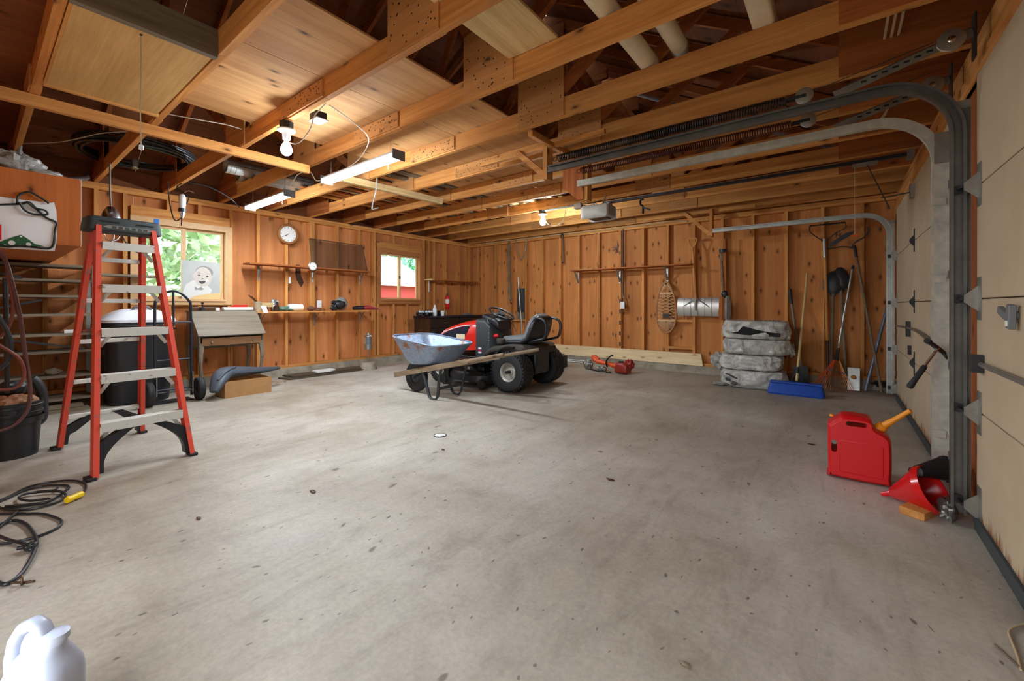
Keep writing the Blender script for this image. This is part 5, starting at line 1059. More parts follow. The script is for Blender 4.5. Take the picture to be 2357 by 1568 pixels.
# ---- little black lamp box on the floor behind the mower
p = P(1293, 845, z=0); lb = thing('work_light_box', 'small black box with a round lens on the floor behind the mower', 'box', (p.x, p.y, 0)); bx('box', p.x-.08, p.x+.08, p.y-.06, p.y+.06, 0, .2, 'black_plastic', lb, .01)
ob('lens', g_lathe([(.03, -.062), (.034, -.0605), (.034, -.06)], 16, (p.x-.05, p.y, .09), 'y'), 'grey_plastic', lb); tb('handle', [(p.x-.06, p.y, .2), (p.x-.05, p.y, .225), (p.x+.05, p.y, .225), (p.x+.06, p.y, .2)], .006, 'black_plastic', lb)

# ================================================================ WHEELBARROW (nose towards the window wall)
t = NT('barrow_steel'); v = t.coords((1, 1, 1)); n = t.noise(v, 4.5, 6, .65, .5); n2 = t.noise(v, 30, 4, .7)
c = t.ramp(n2, [(.3, srgb(122, 138, 162)), (.7, srgb(160, 176, 200))]); t.put('Base Color', t.mix(t.ramp(n, [(.57, g0), (.64, g1)]), c, srgb(150, 92, 48))); t.put('Roughness', .42); t.put('Metallic', .45); t.bump(n2, .1, .003)
wood('barrow_wood', (96, 80, 62), (140, 120, 96), 0, .1, 1.2)
wbw = thing('wheelbarrow', 'worn blue-grey steel wheelbarrow with wooden handles', 'wheelbarrow', (-3.8, 3.4, 0))
yc = 3.385
def ring(x0, x1, y0, y1, za, zb, r, n=5):   # rear x1/zb, front x0/za
    cx, cy = (x0+x1)/2, (y0+y1)/2
    return [V(a, b, za+(zb-za)*(a-x0)/(x1-x0)) for a, b in rrect(x1-x0, y1-y0, r, n, cx, cy)]
rg = [ring(-4.28, -3.40, yc-.325, yc+.325, .705, .615, .17), ring(-4.27, -3.42, yc-.315, yc+.315, .685, .60, .16), ring(-4.10, -3.55, yc-.235, yc+.235, .42, .44, .12), ring(-4.05, -3.60, yc-.205, yc+.205, .37, .405, .11), ring(-4.0, -3.65, yc-.15, yc+.15, .355, .39, .09)]
n = len(rg[0]); v = [p for r_ in rg for p in r_]; f = []
for i in range(4):
    for k in range(n): f.append((i*n+k, i*n+(k+1) % n, (i+1)*n+(k+1) % n, (i+1)*n+k))
f.append(tuple(4*n+k for k in range(n)))
tr = ob('tray', (v, f), 'barrow_steel', wbw, solid=.004)
ob('rim', g_tube(rg[0], .009, 7, True), 'barrow_steel', tr)
for s in (-1, 1):
    a, b, c = V(-4.42, yc+s*.10, .19), V(-3.4, yc+s*.215, .405), V(-2.50, yc+s*.30, .60)
    hd = ob('handle', [g_beam(a, b, .04, .062), g_beam(b-(b-a)*.02, b+(c-b)*.45, .04, .055), g_tube([b+(c-b)*.44, b+(c-b)*.7, c-(c-b)*.02, c], [.024, .022, .019, .014], 10)], 'barrow_wood', wbw, sm=False)
    lx, ly = -3.62, yc+s*.18
    pth = [(-3.82, yc+s*.17, .315), (-3.77, yc+s*.172, .22), (-3.70, yc+s*.18, .06), (-3.66, yc+s*.18, .013), (-3.58, yc+s*.18, .012), (-3.54, yc+s*.185, .06), (-3.50, yc+s*.20, .25), (-3.46, yc+s*.205, .38)]
    ob('leg', g_tube(smooth(pth, 3), .023, 4, flat=.45), 'mower_grey', wbw, sm=False)
bm_('leg_brace', (-3.545, yc-.18, .13), (-3.545, yc+.18, .13), .006, .035, 'mower_grey', wbw)
for s in (-1, 1): bm_('wheel_strut', (-4.13, yc+s*.055, .185), (-3.72, yc+s*.15, .34), .03, .008, 'mower_black', wbw)
w = ob('wheel', g_lathe([(.08, -.03), (.13, -.044), (.165, -.04), (.185, -.02), (.188, 0), (.185, .02), (.165, .04), (.13, .044), (.08, .03)], 30, (-4.13, yc, .188), 'y', False), 'black_rubber', wbw)
ob('hub', g_lathe([(.015, -.06), (.03, -.03), (.085, -.022), (.085, .022), (.03, .03), (.015, .06)], 20, (-4.13, yc, .188), 'y'), 'dark_steel', w)
for s in (-1, 1): ob('riser', g_prism([(-4.0, .24), (-3.55, .36), (-3.58, .395), (-4.0, .355)], yc+s*.14-.012, yc+s*.14+.012, 'y'), 'mower_black', wbw, sm=False)
# drain cap in the slab
p = P(1013, 1003, z=0); dc = thing('drain_cap', 'round white drain cap set in the concrete floor', 'drain', (p.x, p.y, 0)); ob('cap', g_lathe([(.045, .0), (.045, .004), (.04, .007), (.01, .008)], 20, (p.x, p.y, 0)), 'card_white', dc); ob('ring', g_torus((p.x, p.y, .003), .05, .004), 'dark_steel', dc)
# ================================================================ BACK WALL
def B(px, py, y=YB-.02): return P(px, py, y=y)
sB = [B(1313, 621, YB-.24), B(1590, 607, YB-.24)]; zs = (sB[0].z+sB[1].z)/2
s2 = thing('wall_shelf', 'long thin shelf on steel brackets on the back wall', 'shelf', ((sB[0].x+sB[1].x)/2, YB-.12, zs)); bx('board', sB[0].x, sB[1].x, YB-.24, YB-.001, zs-.018, zs, 'cedar_x', s2)
for px in (1332, 1428, 1538):
    x = min(XS, key=lambda q: abs(q-B(px, 640).x)); ob('bracket', [g_box(x-.014, x+.014, YB-.005, YB-.001, zs-.26, zs-.018), g_box(x-.014, x+.014, YB-.2, YB-.005, zs-.023, zs-.0185), g_prism([(YB-.005, zs-.24), (YB-.17, zs-.024), (YB-.15, zs-.024), (YB-.005, zs-.21)], x-.012, x+.012, 'x')], 'galvanised', s2)
tag(bx('pale_strip', B(1345, 612).x, B(1375, 612).x, YB-.2, YB-.06, zs+.0005, zs+.012, 'pale_x'), 'thin pale strip lying on the back wall shelf', 'board')
# surface cable and outlet
xc = B(1432, 600).x-.0; zc = B(1433, 703).z
cb = thing('surface_conduit', 'grey armoured cable dropping to an outlet on the back wall', 'conduit', (xc, YB, zc)); tb('cable', [(xc+.02, YB-.012, 2.40), (xc, YB-.012, 2.3), (xc, YB-.012, 1.5), (xc, YB-.012, zc+.2), (xc+.03, YB-.012, zc+.12), (xc+.02, YB-.012, zc+.057)], .011, 'track_steel', cb, n=4)
for k in range(5): bx('stud_notch', xc-.06, xc-.035, YB-.006, YB-.001, .35+.19*k, .42+.19*k, 'dark_steel', cb)
outlet('wall_outlet', 'white boxed outlet at the end of the back wall cable', xc+.02, YB-.05, zc, 'y')
st_ = B(1428, 570, YB+.085); lf = [];
for k in range(34):
    a = random.random()*6.28; r0, r1 = random.uniform(0, .03), random.uniform(.05, .13); lf.append(g_beam((st_.x-.05+r0*math.cos(a), YB+.085, st_.z+r0*math.sin(a)), (st_.x-.05+r1*math.cos(a), YB+.08, st_.z+r1*math.sin(a)), .006, .004))
o = ob('dry_nest', lf, 'dark_wood_x'); tag(o, 'dark wiry nest tuck of twigs beside the back wall cable', 'nest'); o['kind'] = 'stuff'
# snowshoe
c0 = B(1533, 708, YB-.04); L, Wd = .56, .17
sn = thing('snowshoe', 'wooden snowshoe with rawhide lacing hanging on the back wall', 'snowshoe', (c0.x, YB-.05, c0.z-.4))
plain('ash_wood', (176, 122, 78), .45, var=.15); plain('rawhide', (214, 172, 124), .6); plain('leather', (56, 38, 28), .6)
def so(t):   # outline of a bear-paw shoe
    a = 2*math.pi*t; z = .415*math.cos(a); w = .155*math.sin(a)*(1+.22*math.cos(a+math.pi)); return V(c0.x+w, YB-.035, c0.z+z)
ob('frame', g_tube([so(k/40) for k in range(40)], .0125, 8, True), 'ash_wood', sn)
def hw(z): return max(.02, .15*math.sqrt(max(0, 1-(z/.415)**2))*(1-.22*(z/.415)))
for z in (.235, -.215): bx('cross_bar', c0.x-hw(z)+.004, c0.x+hw(z)-.004, YB-.043, YB-.025, c0.z+z-.014, c0.z+z+.014, 'rawhide', sn)
g = []
for zlo, zhi, st in ((.25, .40, .022), (-.2, .22, .054), (-.40, -.23, .022)):
    z = zlo
    while z < zhi:
        for sg in (-1, 1):
            x0, x1 = -hw(z)+.01, hw(min(zhi, z+.12))-.01
            g.append(g_beam((c0.x+sg*x0, YB-.034, c0.z+z), (c0.x+sg*x1, YB-.034, c0.z+min(zhi, z+.13)), .011 if st > .03 else .006, .005))
        if st > .03: g.append(g_beam((c0.x-hw(z)+.01, YB-.036, c0.z+z), (c0.x+hw(z)-.01, YB-.036, c0.z+z), .014, .004))
        z += st
o = ob('lacing', g, 'rawhide', sn); o['kind'] = 'stuff'; bx('binding', c0.x-.05, c0.x+.05, YB-.05, YB-.04, c0.z-.17, c0.z-.10, 'leather', sn)
# snow pusher
g0_, g1_ = B(1594, 548, 6.90), B(1601, 688, 6.90)
snp = thing('snow_pusher', 'wide aluminium snow pusher with a D-grip wooden handle on the back wall', 'snow shovel', (g1_.x, 6.9, g1_.z-.25))
tb('handle', [g0_+V(0, 0, -.14), g1_], .021, 'pine_z', snp, 12)
dg = [g0_+V(a, 0, b) for a, b in ((0, -.16), (-.045, -.09), (-.06, -.02), (0, .0), (.06, -.02), (.045, -.09))]; ob('grip', [g_tube(smooth(dg, 4, True), .012, 8, True), g_tube([g0_+V(-.055, 0, -.01), g0_+V(.055, 0, -.01)], .016, 8)], 'pine_x', snp)
xa, xb, za, zb = B(1558, 700, 6.9).x, B(1654, 700, 6.9).x, B(1600, 728, 6.9).z, B(1600, 685, 6.9).z
pf = [(6.965, zb), (6.925, zb-.06), (6.915, (za+zb)/2), (6.93, za+.05), (6.955, za)]; pf2 = [(a+.004, b) for a, b in pf[::-1]]
ob('blade', g_prism(pf+pf2, xa, xb, 'x'), 'alu_blade' if plain('alu_blade', (212, 210, 204), .38, .75) else '', snp)
for k in range(1, 6): x = xa+(xb-xa)*k/6; ob('blade_rib', g_tube([(x, a-.002, b) for a, b in pf], .005, 6), 'galvanised', snp)
for s in (-1, 1): tb('brace', [g1_+V(0, -.01, .01), g1_+V(s*.16, .015, -.1), g1_+V(s*.2, .025, -.14)], .008, 'galvanised', snp)
tb('socket', [g1_+V(0, 0, .05), g1_+V(0, -.005, -.06), g1_+V(0, .01, -.18)], .017, 'galvanised', snp)
# post-hole digger
d0 = B(1664, 545, 6.93); d1 = B(1668, 700, 6.93)
ph = thing('post_hole_digger', 'long two-handled post-hole digger hanging on the back wall', 'digger', (d0.x, 6.93, d1.z-.3))
for s, m in ((-1, 'barrow_wood'), (1, 'cedar_z')): tb('handle', [d0+V(s*.028, 0, -.03-.15*(s < 0)), d1+V(s*.018, 0, .1)], .017, m, ph, 10)
ob('collar', [g_lathe([(.05, 0), (.052, .05)], 12, d0+V(0, 0, -.24))], 'dark_steel', ph)
ob('pivot', g_ball(d1+V(0, -.01, .15), .04, 12, 8, (1.2, .8, 1.4)), 'dark_steel', ph)
for s in (-1, 1): ob('blade', g_loft([[d1+V(s*(.035+.0)+a, b, z) for a, b in ((-w, -.005), (0, -.03), (w, -.005), (w, .0), (0, -.022), (-w, .0))] for z, w in ((.12, .03), (0, .05), (-.15, .055), (-.24, .03))]), 'track_steel' if s > 0 else 'cedar_z', ph)
# hanging odds and ends near the corner
r0 = B(1172, 562, 6.96); r1 = B(1174, 690, 6.96); pts = [r0+(r1-r0)*(k/16)+V(.012*math.sin(k*1.7), .0, 0) for k in range(17)]
rp = thing('frayed_rope', 'frayed grey rope with iron rings hanging near the room corner', 'rope', r1); ob('rope', g_tube(pts, [.02+.012*abs(math.sin(k*2.3)) for k in range(17)], 8), 'grey_wood_z', rp); ob('top_ring', g_torus(r0+V(0, 0, .03), .025, .006, 'y', 16, 6), 'dark_steel', rp); tb('hook', [r1, r1+V(.01, 0, -.06), r1+V(.03, 0, -.09), r1+V(.05, 0, -.06)], .007, 'dark_steel', rp, n=4)
q0, q1 = B(1189, 637, 6.93), B(1197, 790, 6.84); q0.y = 6.975
tag(tb('metal_pole', [q0, V(q1.x, 6.90, .62), V(q1.x+.01, 6.86, .012)], .013, 'galvanised', seg=10), 'thin grey metal pole leaning near the room corner', 'pole')
bkx0, bkx1 = B(1192, 690, 7.06).x, B(1210, 690, 7.06).x; tag(ob('black_plaque', g_box(bkx0, bkx1, 7.035, 7.085, B(1200, 718, 7.05).z, B(1200, 664, 7.05).z), 'dresser_top', bev=.006), 'small black panel set between two studs near the corner', 'panel')
tag(bx('grey_board', bkx0-.03, bkx1-.03, 7.04, 7.08, .78, B(1200, 719, 7.05).z, 'grey_wood_z'), 'weathered grey board standing below the black panel', 'board')
c1 = thing('wall_conduit', 'grey conduit with a drooping strap under the back wall plate', 'conduit', (B(1175, 545).x, 6.95, 2.4)); tb('tube', [B(1090, 551, 6.97), B(1160, 549, 6.97), B(1215, 541, 6.97)], .013, 'galvanised', c1, 10); tb('strap', [B(1186, 549, 6.95), B(1190, 570, 6.95), B(1199, 598, 6.95), B(1208, 580, 6.95), B(1213, 548, 6.95)], .009, 'track_steel', c1, n=4)
h0 = B(1293, 542, 6.97); h1 = B(1297, 605, 6.97); tag(tb('iron_hook_bar', [h0+V(-.02, 0, -.05), h0+V(-.015, 0, .01), h0+V(.015, 0, .02), h0+V(.03, 0, -.04), h1+V(.01, 0, .06), h1, h1+V(-.03, 0, .01)], .011, 'dark_steel', n=4), 'hooked iron bar hanging from the back wall plate', 'hook')
tag(tb('wall_cable', [(XA+.4, 6.985, 2.43), (-4.6, 6.98, 2.44), (-3.2, 6.985, 2.425), (-2.2, 6.985, 2.435), (-1.9, 6.985, 2.40)], .008, 'wire_tan', n=4), 'tan cable stapled along the top plate of the back wall', 'cable')
ob_ = B(1141, 672, 7.0); tag(ob('ring_bolt', g_torus((XS[15], 6.985, B(1141, 661).z), .02, .006, 'y', 14, 6), 'dark_steel'), 'small iron ring screwed to a stud near the corner', 'ring')
ub = thing('utility_clip', 'black plastic hook clipped to the truss right of the opener', 'hook', (0, 0, 0)); q = P(1480, 470, y=5.08); ub.location = q; WL[ub.name] = q
ob('clip', [g_tube(smooth([q+V(.01, 0, .06), q+V(-.03, 0, .05), q+V(-.03, 0, 0), q+V(.0, 0, -.03), q+V(.0, 0, -.12)], 4), .012, 6), g_beam(q+V(0, 0, -.04), q+V(.09, 0, -.08), .02, .02)], 'black_plastic', ub)
# pine plank along the kerb, white rods
pk0, pk1 = B(1258, 800, 6.96).x, B(1618, 840, 6.96).x
wood('new_pine', (226, 198, 150), (242, 220, 176), 0, .3, 1.0, knotcol=(150, 100, 60), vary=.02, blotch=.15)
tag(ob('pine_plank', g_prism([(pk0, .123), (pk1-.0, .123), (pk1-.03, .31), (pk0, .31)], 6.957, 6.995, 'y'), 'new_pine', sm=False), 'long new pale pine plank standing on the back wall kerb', 'plank')
for i, (yy, z) in enumerate(((6.90, .015), (6.93, .04))): tag(tb('white_rod', [(-4.45, yy, z), (-3.72+i*.05, yy, z)], .012, 'vinyl', seg=8), ('front', 'rear')[i]+' of two white rods on the floor along the back kerb', 'rod')
# ---- orange brush trimmer / chainsaw on the floor
p = P(1400, 856, z=0); cs = thing('chainsaw', 'orange chainsaw lying on the floor by the pine plank', 'chainsaw', (p.x, p.y, 0), rz=R(-6))
plain('saw_orange', (226, 86, 34), .4); plain('saw_red', (150, 44, 30), .35)
ob('tank', g_loft([[V(x, a, b) for a, b in rrect(w, h, .035, 3, 0, .012+h/2)] for x, w, h in ((.16, .16, .12), (.19, .20, .16), (.31, .20, .165), (.36, .17, .13))]), 'saw_red', cs); ob('filler_cap', g_lathe([(.04, .178), (.04, .195), (.01, .197)], 16, (.24, -.02, 0)), 'black_plastic', cs)
ob('engine', g_lump((.34, .06, .14), (.07, .07, .08), .4, 4, 3), 'saw_red', cs)
ob('body_bar', g_tube([(-.26, 0, .19), (-.2, 0, .15), (-.02, 0, .13), (.18, 0, .10)], [.045, .04, .03, .045], 12), 'saw_orange', cs)
ob('rear_grip', g_loft([[V(x, a, b) for a, b in rrect(w, h, .02, 3, 0, z)] for x, w, h, z in ((-.30, .06, .06, .21), (-.24, .07, .09, .2), (-.17, .06, .06, .17))]), 'saw_orange', cs)
tb('front_handle', [(.0, -.03, .08), (.0, -.06, .17), (.07, -.05, .26), (.1, -.02, .27)], .013, 'black_plastic', cs, n=5)
ob('drive_cover', g_lump((-.36, -.02, .08), (.08, .06, .078), .35, 4, 7, floor=.001), 'track_steel', cs); ob('gear_case', g_lump((-.08, -.06, .05), (.08, .05, .045), .4, 4, 2, floor=.001), 'track_steel', cs)
ob('cord', [g_tube(smooth([(-.3, -.05, .02), (-.15, -.1, .012), (0, -.08, .015), (.05, -.14, .012), (.12, -.12, .012), (.08, -.09, .012)], 5), .011, 6)], 'dark_steel', cs)
# ---- stack of plastic-wrapped bundles
t = NT('grey_wrap'); v = t.coords((1, 1, .7)); n = t.noise(v, 5.5, 6, .6, 1.8); n2 = t.noise(v, 1.8, 3)
t.put('Base Color', t.mix(t.ramp(n2, [(.35, g0), (.65, g1)]), t.ramp(n, [(.3, srgb(132, 132, 128)), (.7, srgb(196, 195, 188))]), t.ramp(n, [(.3, srgb(178, 175, 166)), (.7, srgb(236, 233, 224))]))); t.put('Roughness', .3); t.put('Coat Weight', .3); t.bump(n, 1.0, .03)
def g_bag(w, d, h, z0, seed, nz=24, nu=110, e=3.2):
    rings = []
    for i in range(nz+1):
        ph_ = -math.pi/2+math.pi*i/nz; cz = math.sin(ph_); rz_ = max(abs(math.cos(ph_)), 1e-3)**.07; r_ = []
        for k in range(nu):
            a = 2*math.pi*k/nu; c, s = math.cos(a), math.sin(a)
            x = math.copysign(abs(c)**(2/e), c)*rz_; y = math.copysign(abs(s)**(2/e), s)*rz_
            z = cz
            q = V(x*1.4+seed, y*1.4+seed*.7, z*.7); kf = 1+.09*noise.noise(q*1.6)+.05*noise.noise(q*4.1)+.035*noise.noise(V(a*7+seed*3, z*1.2, seed))+.018*noise.noise(V(a*15+z*2, z*1.5, seed))
            r_.append(V(x*kf*w/2, y*kf*d/2, z0+h/2+z*h/2*(1-.04*abs(noise.noise(V(a*3+seed, z, seed*2))))))
        rings.append(r_)
    return g_loft(rings)
bc_ = P(1702, 893, z=0); bxx, byy = bc_.x+.11, bc_.y+.36
names = ('bottom', 'second from the bottom', 'third from the bottom', 'topmost')
for i, (w, d, h, z, dx, rz) in enumerate(((.76, .64, .215, .004, .0, 8), (.73, .62, .20, .222, -.03, 4), (.78, .62, .205, .425, .03, 10), (.78, .64, .235, .632, .02, 6))):
    tt = thing('wrapped_bundle', 'plastic-wrapped grey bundle, %s of the stack of four' % names[i], 'bundle', (bxx+dx, byy, z), 'wrapped bundles stacked by the back wall', rz=R(rz))
    ob('wrap', g_bag(w, d, h, 0, i*2.7+.5), 'grey_wrap', tt, ang=75)
    if i == 3:
        plain('black_foam', (28, 28, 29), .9, 0, .3, 200)
        ob('foam_edge', g_prism([(-.27, .075), (-.19, .09), (-.13, .165), (.02, .125), (.18, .095), (.28, .085), (.28, .04), (.0, .045), (-.15, .055)], -d/2-.012, -d/2+.05, 'y'), 'black_foam', tt, .006)
        for k in range(6): ob('printed_mark', g_box(.0+.05*k, .035+.05*k, -.24+.02*k, -.17+.02*k, h-.004, h+.007), 'black_plastic', tt)
    if i == 0:
        for k in range(7): a = random.uniform(-.33, -.2); zz = .05+.02*k; ob('printed_mark', g_beam((a, -d/2-.008, zz), (a+.06, -d/2-.008, zz-.02), .008, .016), 'black_plastic', tt)
        ob('wrap_tail', [g_lump((-.40, -.24, .02), (.09, .07, .02), .5, 3, 3, floor=.001), g_lump((.05, -.33, .012), (.3, .05, .014), .5, 3, 8, floor=.001)], 'clear_bag', tt)
    if i == 1: ob('wrap_tail', g_lump((-.38, -.12, .09), (.10, .06, .10), .5, 2, 6, fine=.12), 'clear_bag', tt)
    if i == 2: ob('wrap_tail', g_lump((.39, -.1, .06), (.04, .06, .07), .5, 2, 4, fine=.12), 'clear_bag', tt)
# ================================================================ LONG TOOLS IN THE RIGHT CORNER
def pole(name, pts, r, mat, parent, seg=10): return tb(name, pts, r, mat, parent, seg)
YW = 6.975
# push broom
br = thing('push_broom', 'push broom with a wide blue bristle head and wooden handle', 'broom', (-.40, 6.03, 0))
ht_ = P(1858, 628, y=YW); ht_.y = 6.97
plain('bristle_blue', (14, 70, 168), .5, 0, .5, 120, var=.3)
ob('bristles', g_loft([[V(a, b, z) for a, b in rrect(w, d, .04, 4, -.405, 6.03)] for z, w, d in ((.0, .55, .20), (.02, .57, .21), (.09, .54, .14), (.125, .52, .10))]), 'bristle_blue', br)
bx('head_block', -.665, -.145, 5.985, 6.075, .1255, .15, 'bristle_blue', br, .008)
hb = V(-.395, 6.04, .165); pole('handle', [hb, ht_], .0135, 'pale_z', br); ob('bracket', [g_beam(hb+V(-.05, 0, -.01), hb+(ht_-hb)*.09, .006, .02), g_beam(hb+V(.06, 0, -.01), hb+(ht_-hb)*.09, .006, .02), g_tube([hb+(ht_-hb)*.06, hb+(ht_-hb)*.11], .018, 8)], 'dark_steel', br)
# leaf rake
lk_ = thing('leaf_rake', 'fan leaf rake with orange wire tines leaning in the corner', 'rake', (-.04, 6.6, 0))
rt = P(1962, 620, y=6.96); S = P(1926, 822, y=6.72); pole('handle', [S, rt], .0125, 'galvanised', lk_); ob('end_cap', g_tube([rt, rt+(rt-S).normalized()*.05], .016, 8), 'black_rubber', lk_); ob('socket', g_tube([S+(rt-S)*.1, S, S-(rt-S)*.04], [.016, .02, .03], 10), 'dark_steel', lk_)
tl_, tr_ = P(1873, 884, y=6.58), P(1966, 902, y=6.58); n = 18
for k in range(n):
    u = k/(n-1); e = tl_+(tr_-tl_)*u; e.z = max(.012, e.z*(.2 if 2 < k < 16 else 1)); e.y -= .05*math.sin(math.pi*u); mid = S+(e-S)*.9+V(0, -.01, .01)
    tb('tine', [S+V((u-.5)*.04, 0, -.02), S+(e-S)*.5, mid, e], .0034, ('orange_paint' if k < 5 else 'copper'), lk_, 5)
ob('tine_clip', g_beam(S+(tl_-S)*.45, S+(tr_-S)*.5, .012, .03), 'dark_steel', lk_)
# bow rake, head up
r0 = P(1898, 560, y=6.93); r1 = P(1907, 850, y=6.80); bk = thing('bow_rake', 'steel bow rake standing head up with a wooden handle', 'rake', (r1.x, r1.y, 0)); r1 = V(r1.x, 6.80, .005)
mid = r0+(r1-r0)*.68; pole('handle', [r0, mid], .017, 'pine_z', bk); pole('grip', [mid, r1], .0175, 'dark_wood_z', bk); pole('ferrule', [r0+(r1-r0)*-.03, r0+(r1-r0)*.1], .019, 'galvanised', bk)
hx0, hx1, hz = P(1864, 518, y=6.9).x, P(1946, 518, y=6.9).x, P(1900, 517, y=6.9).z
bar = bx('head_bar', hx0, hx1, 6.885, 6.90, hz-.008, hz+.008, 'dark_steel', bk)
for k in range(14): x = hx0+(hx1-hx0)*(k+.5)/14; ob('tooth', g_tube([(x, 6.892, hz), (x, 6.86, hz+.005), (x, 6.84, hz+.012)], [.005, .004, .002], 5), 'dark_steel', bar)
for s, xe in ((-1, hx0), (1, hx1)): tb('bow', [(xe, 6.892, hz), (xe-s*.0, 6.895, hz-.07), (r0.x+s*.12, 6.91, hz-.12), (r0.x+s*.02, r0.y, r0.z+.03)], .006, 'dark_steel', bk, n=5)
# shovels, blade up
def shovel(label, pt, pb, grip, mat, tipw=.11):
    t = thing('shovel', label, 'shovel', (pb.x, pb.y, 0), 'shovels leaning in the corner'); d = (pt-pb).normalized()
    pole('handle', [pb, pt], .017, mat, t)
    rg = []
    for k, (u, w, c) in enumerate(((-.04, .018, .0), (.02, .05, .012), (.06, tipw, .03), (.18, tipw*1.02, .03), (.25, tipw*.75, .02), (.30, tipw*.25, .005))):
        o = pt+d*u; rg.append([o+V(a*w, -(1-a*a)*c+b, 0) for a, b in ((-1, 0), (-.5, 0), (0, 0), (.5, 0), (1, 0), (1, .004), (.5, .004), (0, .004), (-.5, .004), (-1, .004))])
    ob('blade', g_loft(rg), grip, t); return t
shovel('dark round shovel standing blade up behind the leaf rake', P(1918, 676, y=6.93), V(P(1911, 860, y=6.78).x, 6.78, .004), 'dark_steel', 'grey_wood_z')
shovel('second shovel standing blade up just right of the dark one', P(1936, 668, y=6.95), V(P(1948, 860, y=6.85).x, 6.85, .004), 'mower_black', 'grey_wood_z', .09)
t = thing('spade', 'spade with a pale grey handle leaning left of the push broom', 'spade', (P(1843, 868, y=6.8).x, 6.8, 0)); a = P(1822, 700, y=6.96); b = V(P(1843, 868, y=6.8).x, 6.80, .26); pole('handle', [b, a], .0165, 'grey_wood_z', t); pole('socket', [a, a+(a-b)*.25], .02, 'dark_steel', t); ob('blade', g_prism([(b.x-.08, .004), (b.x+.08, .004), (b.x+.085, .24), (b.x+.02, .28), (b.x-.02, .28), (b.x-.085, .24)], 6.80, 6.806, 'y'), 'dark_steel', t, sm=False)
# hoe / cultivator
h0 = P(1968, 575, y=6.95); h1 = P(2046, 762, y=6.72); h2 = h0+(h1-h0)*1.75; h2.z = max(h2.z, .02)
ho = thing('garden_hoe', 'long grey-handled hoe leaning diagonally with its hooked neck up', 'hoe', (h2.x, h2.y, 0)); hd_ = (h1-h0); kz = (h0.z-.02)/(-hd_.z); hend = h0+hd_*min(kz, 1.7); hend.x = min(hend.x, XD-.12)
pole('handle', [h0, hend], .0145, 'barrow_wood', ho); pole('ferrule', [h0-(hend-h0)*.03, h0+(hend-h0)*.06], .017, 'dark_steel', ho)
tb('neck', [h0, h0+V(-.03, 0, .05), h0+V(.01, -.01, .10), h0+V(.09, -.02, .15), h0+V(.13, -.02, .22), h0+V(.12, -.02, .28)], .008, 'dark_steel', ho, n=4); tb('side_prong', [h0+V(-.01, 0, .02), h0+V(-.12, 0, .05), h0+V(-.28, 0, .03)], .007, 'dark_steel', ho, n=4)
ob('blade', g_prism([(h0.x-.27, h0.z+.04), (h0.x-.02, h0.z+.20), (h0.x-.01, h0.z+.24), (h0.x-.1, h0.z+.22), (h0.x-.27, h0.z+.09)], 6.93, 6.934, 'y'), 'dark_steel', ho, sm=False)
g1, g2 = P(2044, 700, y=6.9), P(1992, 882, y=6.7); g2.z = .02
tag(tb('steel_pipe', [g1, V(g2.x, 6.72, .018)], .018, 'pipe_blue' if plain('pipe_blue', (104, 116, 132), .4, .4) else '', seg=10), 'blue-grey steel pipe leaning in the right corner', 'pipe')
f = P(1965, 880, y=6.72); fx = f.x; ft = thing('plaster_float', 'steel plasterer float with a wooden knob leaning in the corner', 'float', (fx, 6.74, 0)); m = T(fx, 6.76, .135, rx=R(-14), rz=R(-4)); ob('plate', xf(g_box(-.06, .06, -.003, .003, -.13, .15), m), 'galvanised', ft); ob('knob', xf(g_lathe([(.012, .0), (.02, -.02), (.026, -.045), (.018, -.06), (.002, -.062)], 14, (0, 0, .03), 'y'), m), 'pine_z', ft)
tag(ob('pail_scrap', g_lump((fx+.28, 6.88, .10), (.09, .06, .035), .5, 3, 5), 'dark_steel'), 'rusty metal scrap lying on the kerb in the right corner', 'scrap')

# ================================================================ GAS CAN, FUNNELS, BLOCK BY THE DOOR POST
gc = thing('gas_can', 'red plastic gas can with an orange spout by the door post', 'gas can', (.09, 3.36, 0))
ax0, ax1, ay0, ay1 = -.055, .245, 3.265, 3.455
out = [(-.05, .03), (-.035, .006), (.22, .006), (.243, .03), (.245, .25), (.225, .30), (.17, .335), (.16, .372), (.13, .392), (.03, .392), (.0, .375), (-.045, .335), (-.055, .30)]
def canring(y, k):
    cx_, cz_ = .095, .19; return [V(cx_+(a-cx_)*k, y, cz_+(b-cz_)*k) for a, b in out]
t_ = smooth([V(a, 0, b) for a, b in out], 3, True)
def cring(y, k): return [V(.095+(p.x-.095)*k, y, .195+(p.z-.195)*k) for p in t_]
from mathutils.geometry import tessellate_polygon
grip = rrect(.098, .028, .012, 3, .085, .349); side_ = rrect(.028, .075, .012, 3, -.0215, .20)
geo = [g_loft([cring(ay0, .90), cring(ay0+.012, .965), cring(ay0+.04, 1), cring(ay1-.04, 1), cring(ay1-.012, .965), cring(ay1, .90)], False)]
for yy in (ay0, ay1):        # front and back faces with the two hand openings
    loops = [cring(yy, .90), [V(a, yy, b) for a, b in grip], [V(a, yy, b) for a, b in side_]]
    geo.append(([p for l in loops for p in l], [tuple(t) for t in tessellate_polygon(loops)]))
for lp in (grip, side_): geo.append(g_loft([[V(a, yy, b) for a, b in lp] for yy in (ay0, ay1)], False))
body = ob('body', geo, 'red_plastic', gc, ang=50); fixn(body)
ob('panel_emboss', g_tube([V(a, ay0+.001, b) for a, b in rrect(.20, .19, .01, 2, .105, .145)], .003, 5, True), 'red_plastic', gc)
s0 = V(.195, 3.36, .325); s1 = P(2096, 945, y=3.30); dv = s1-s0
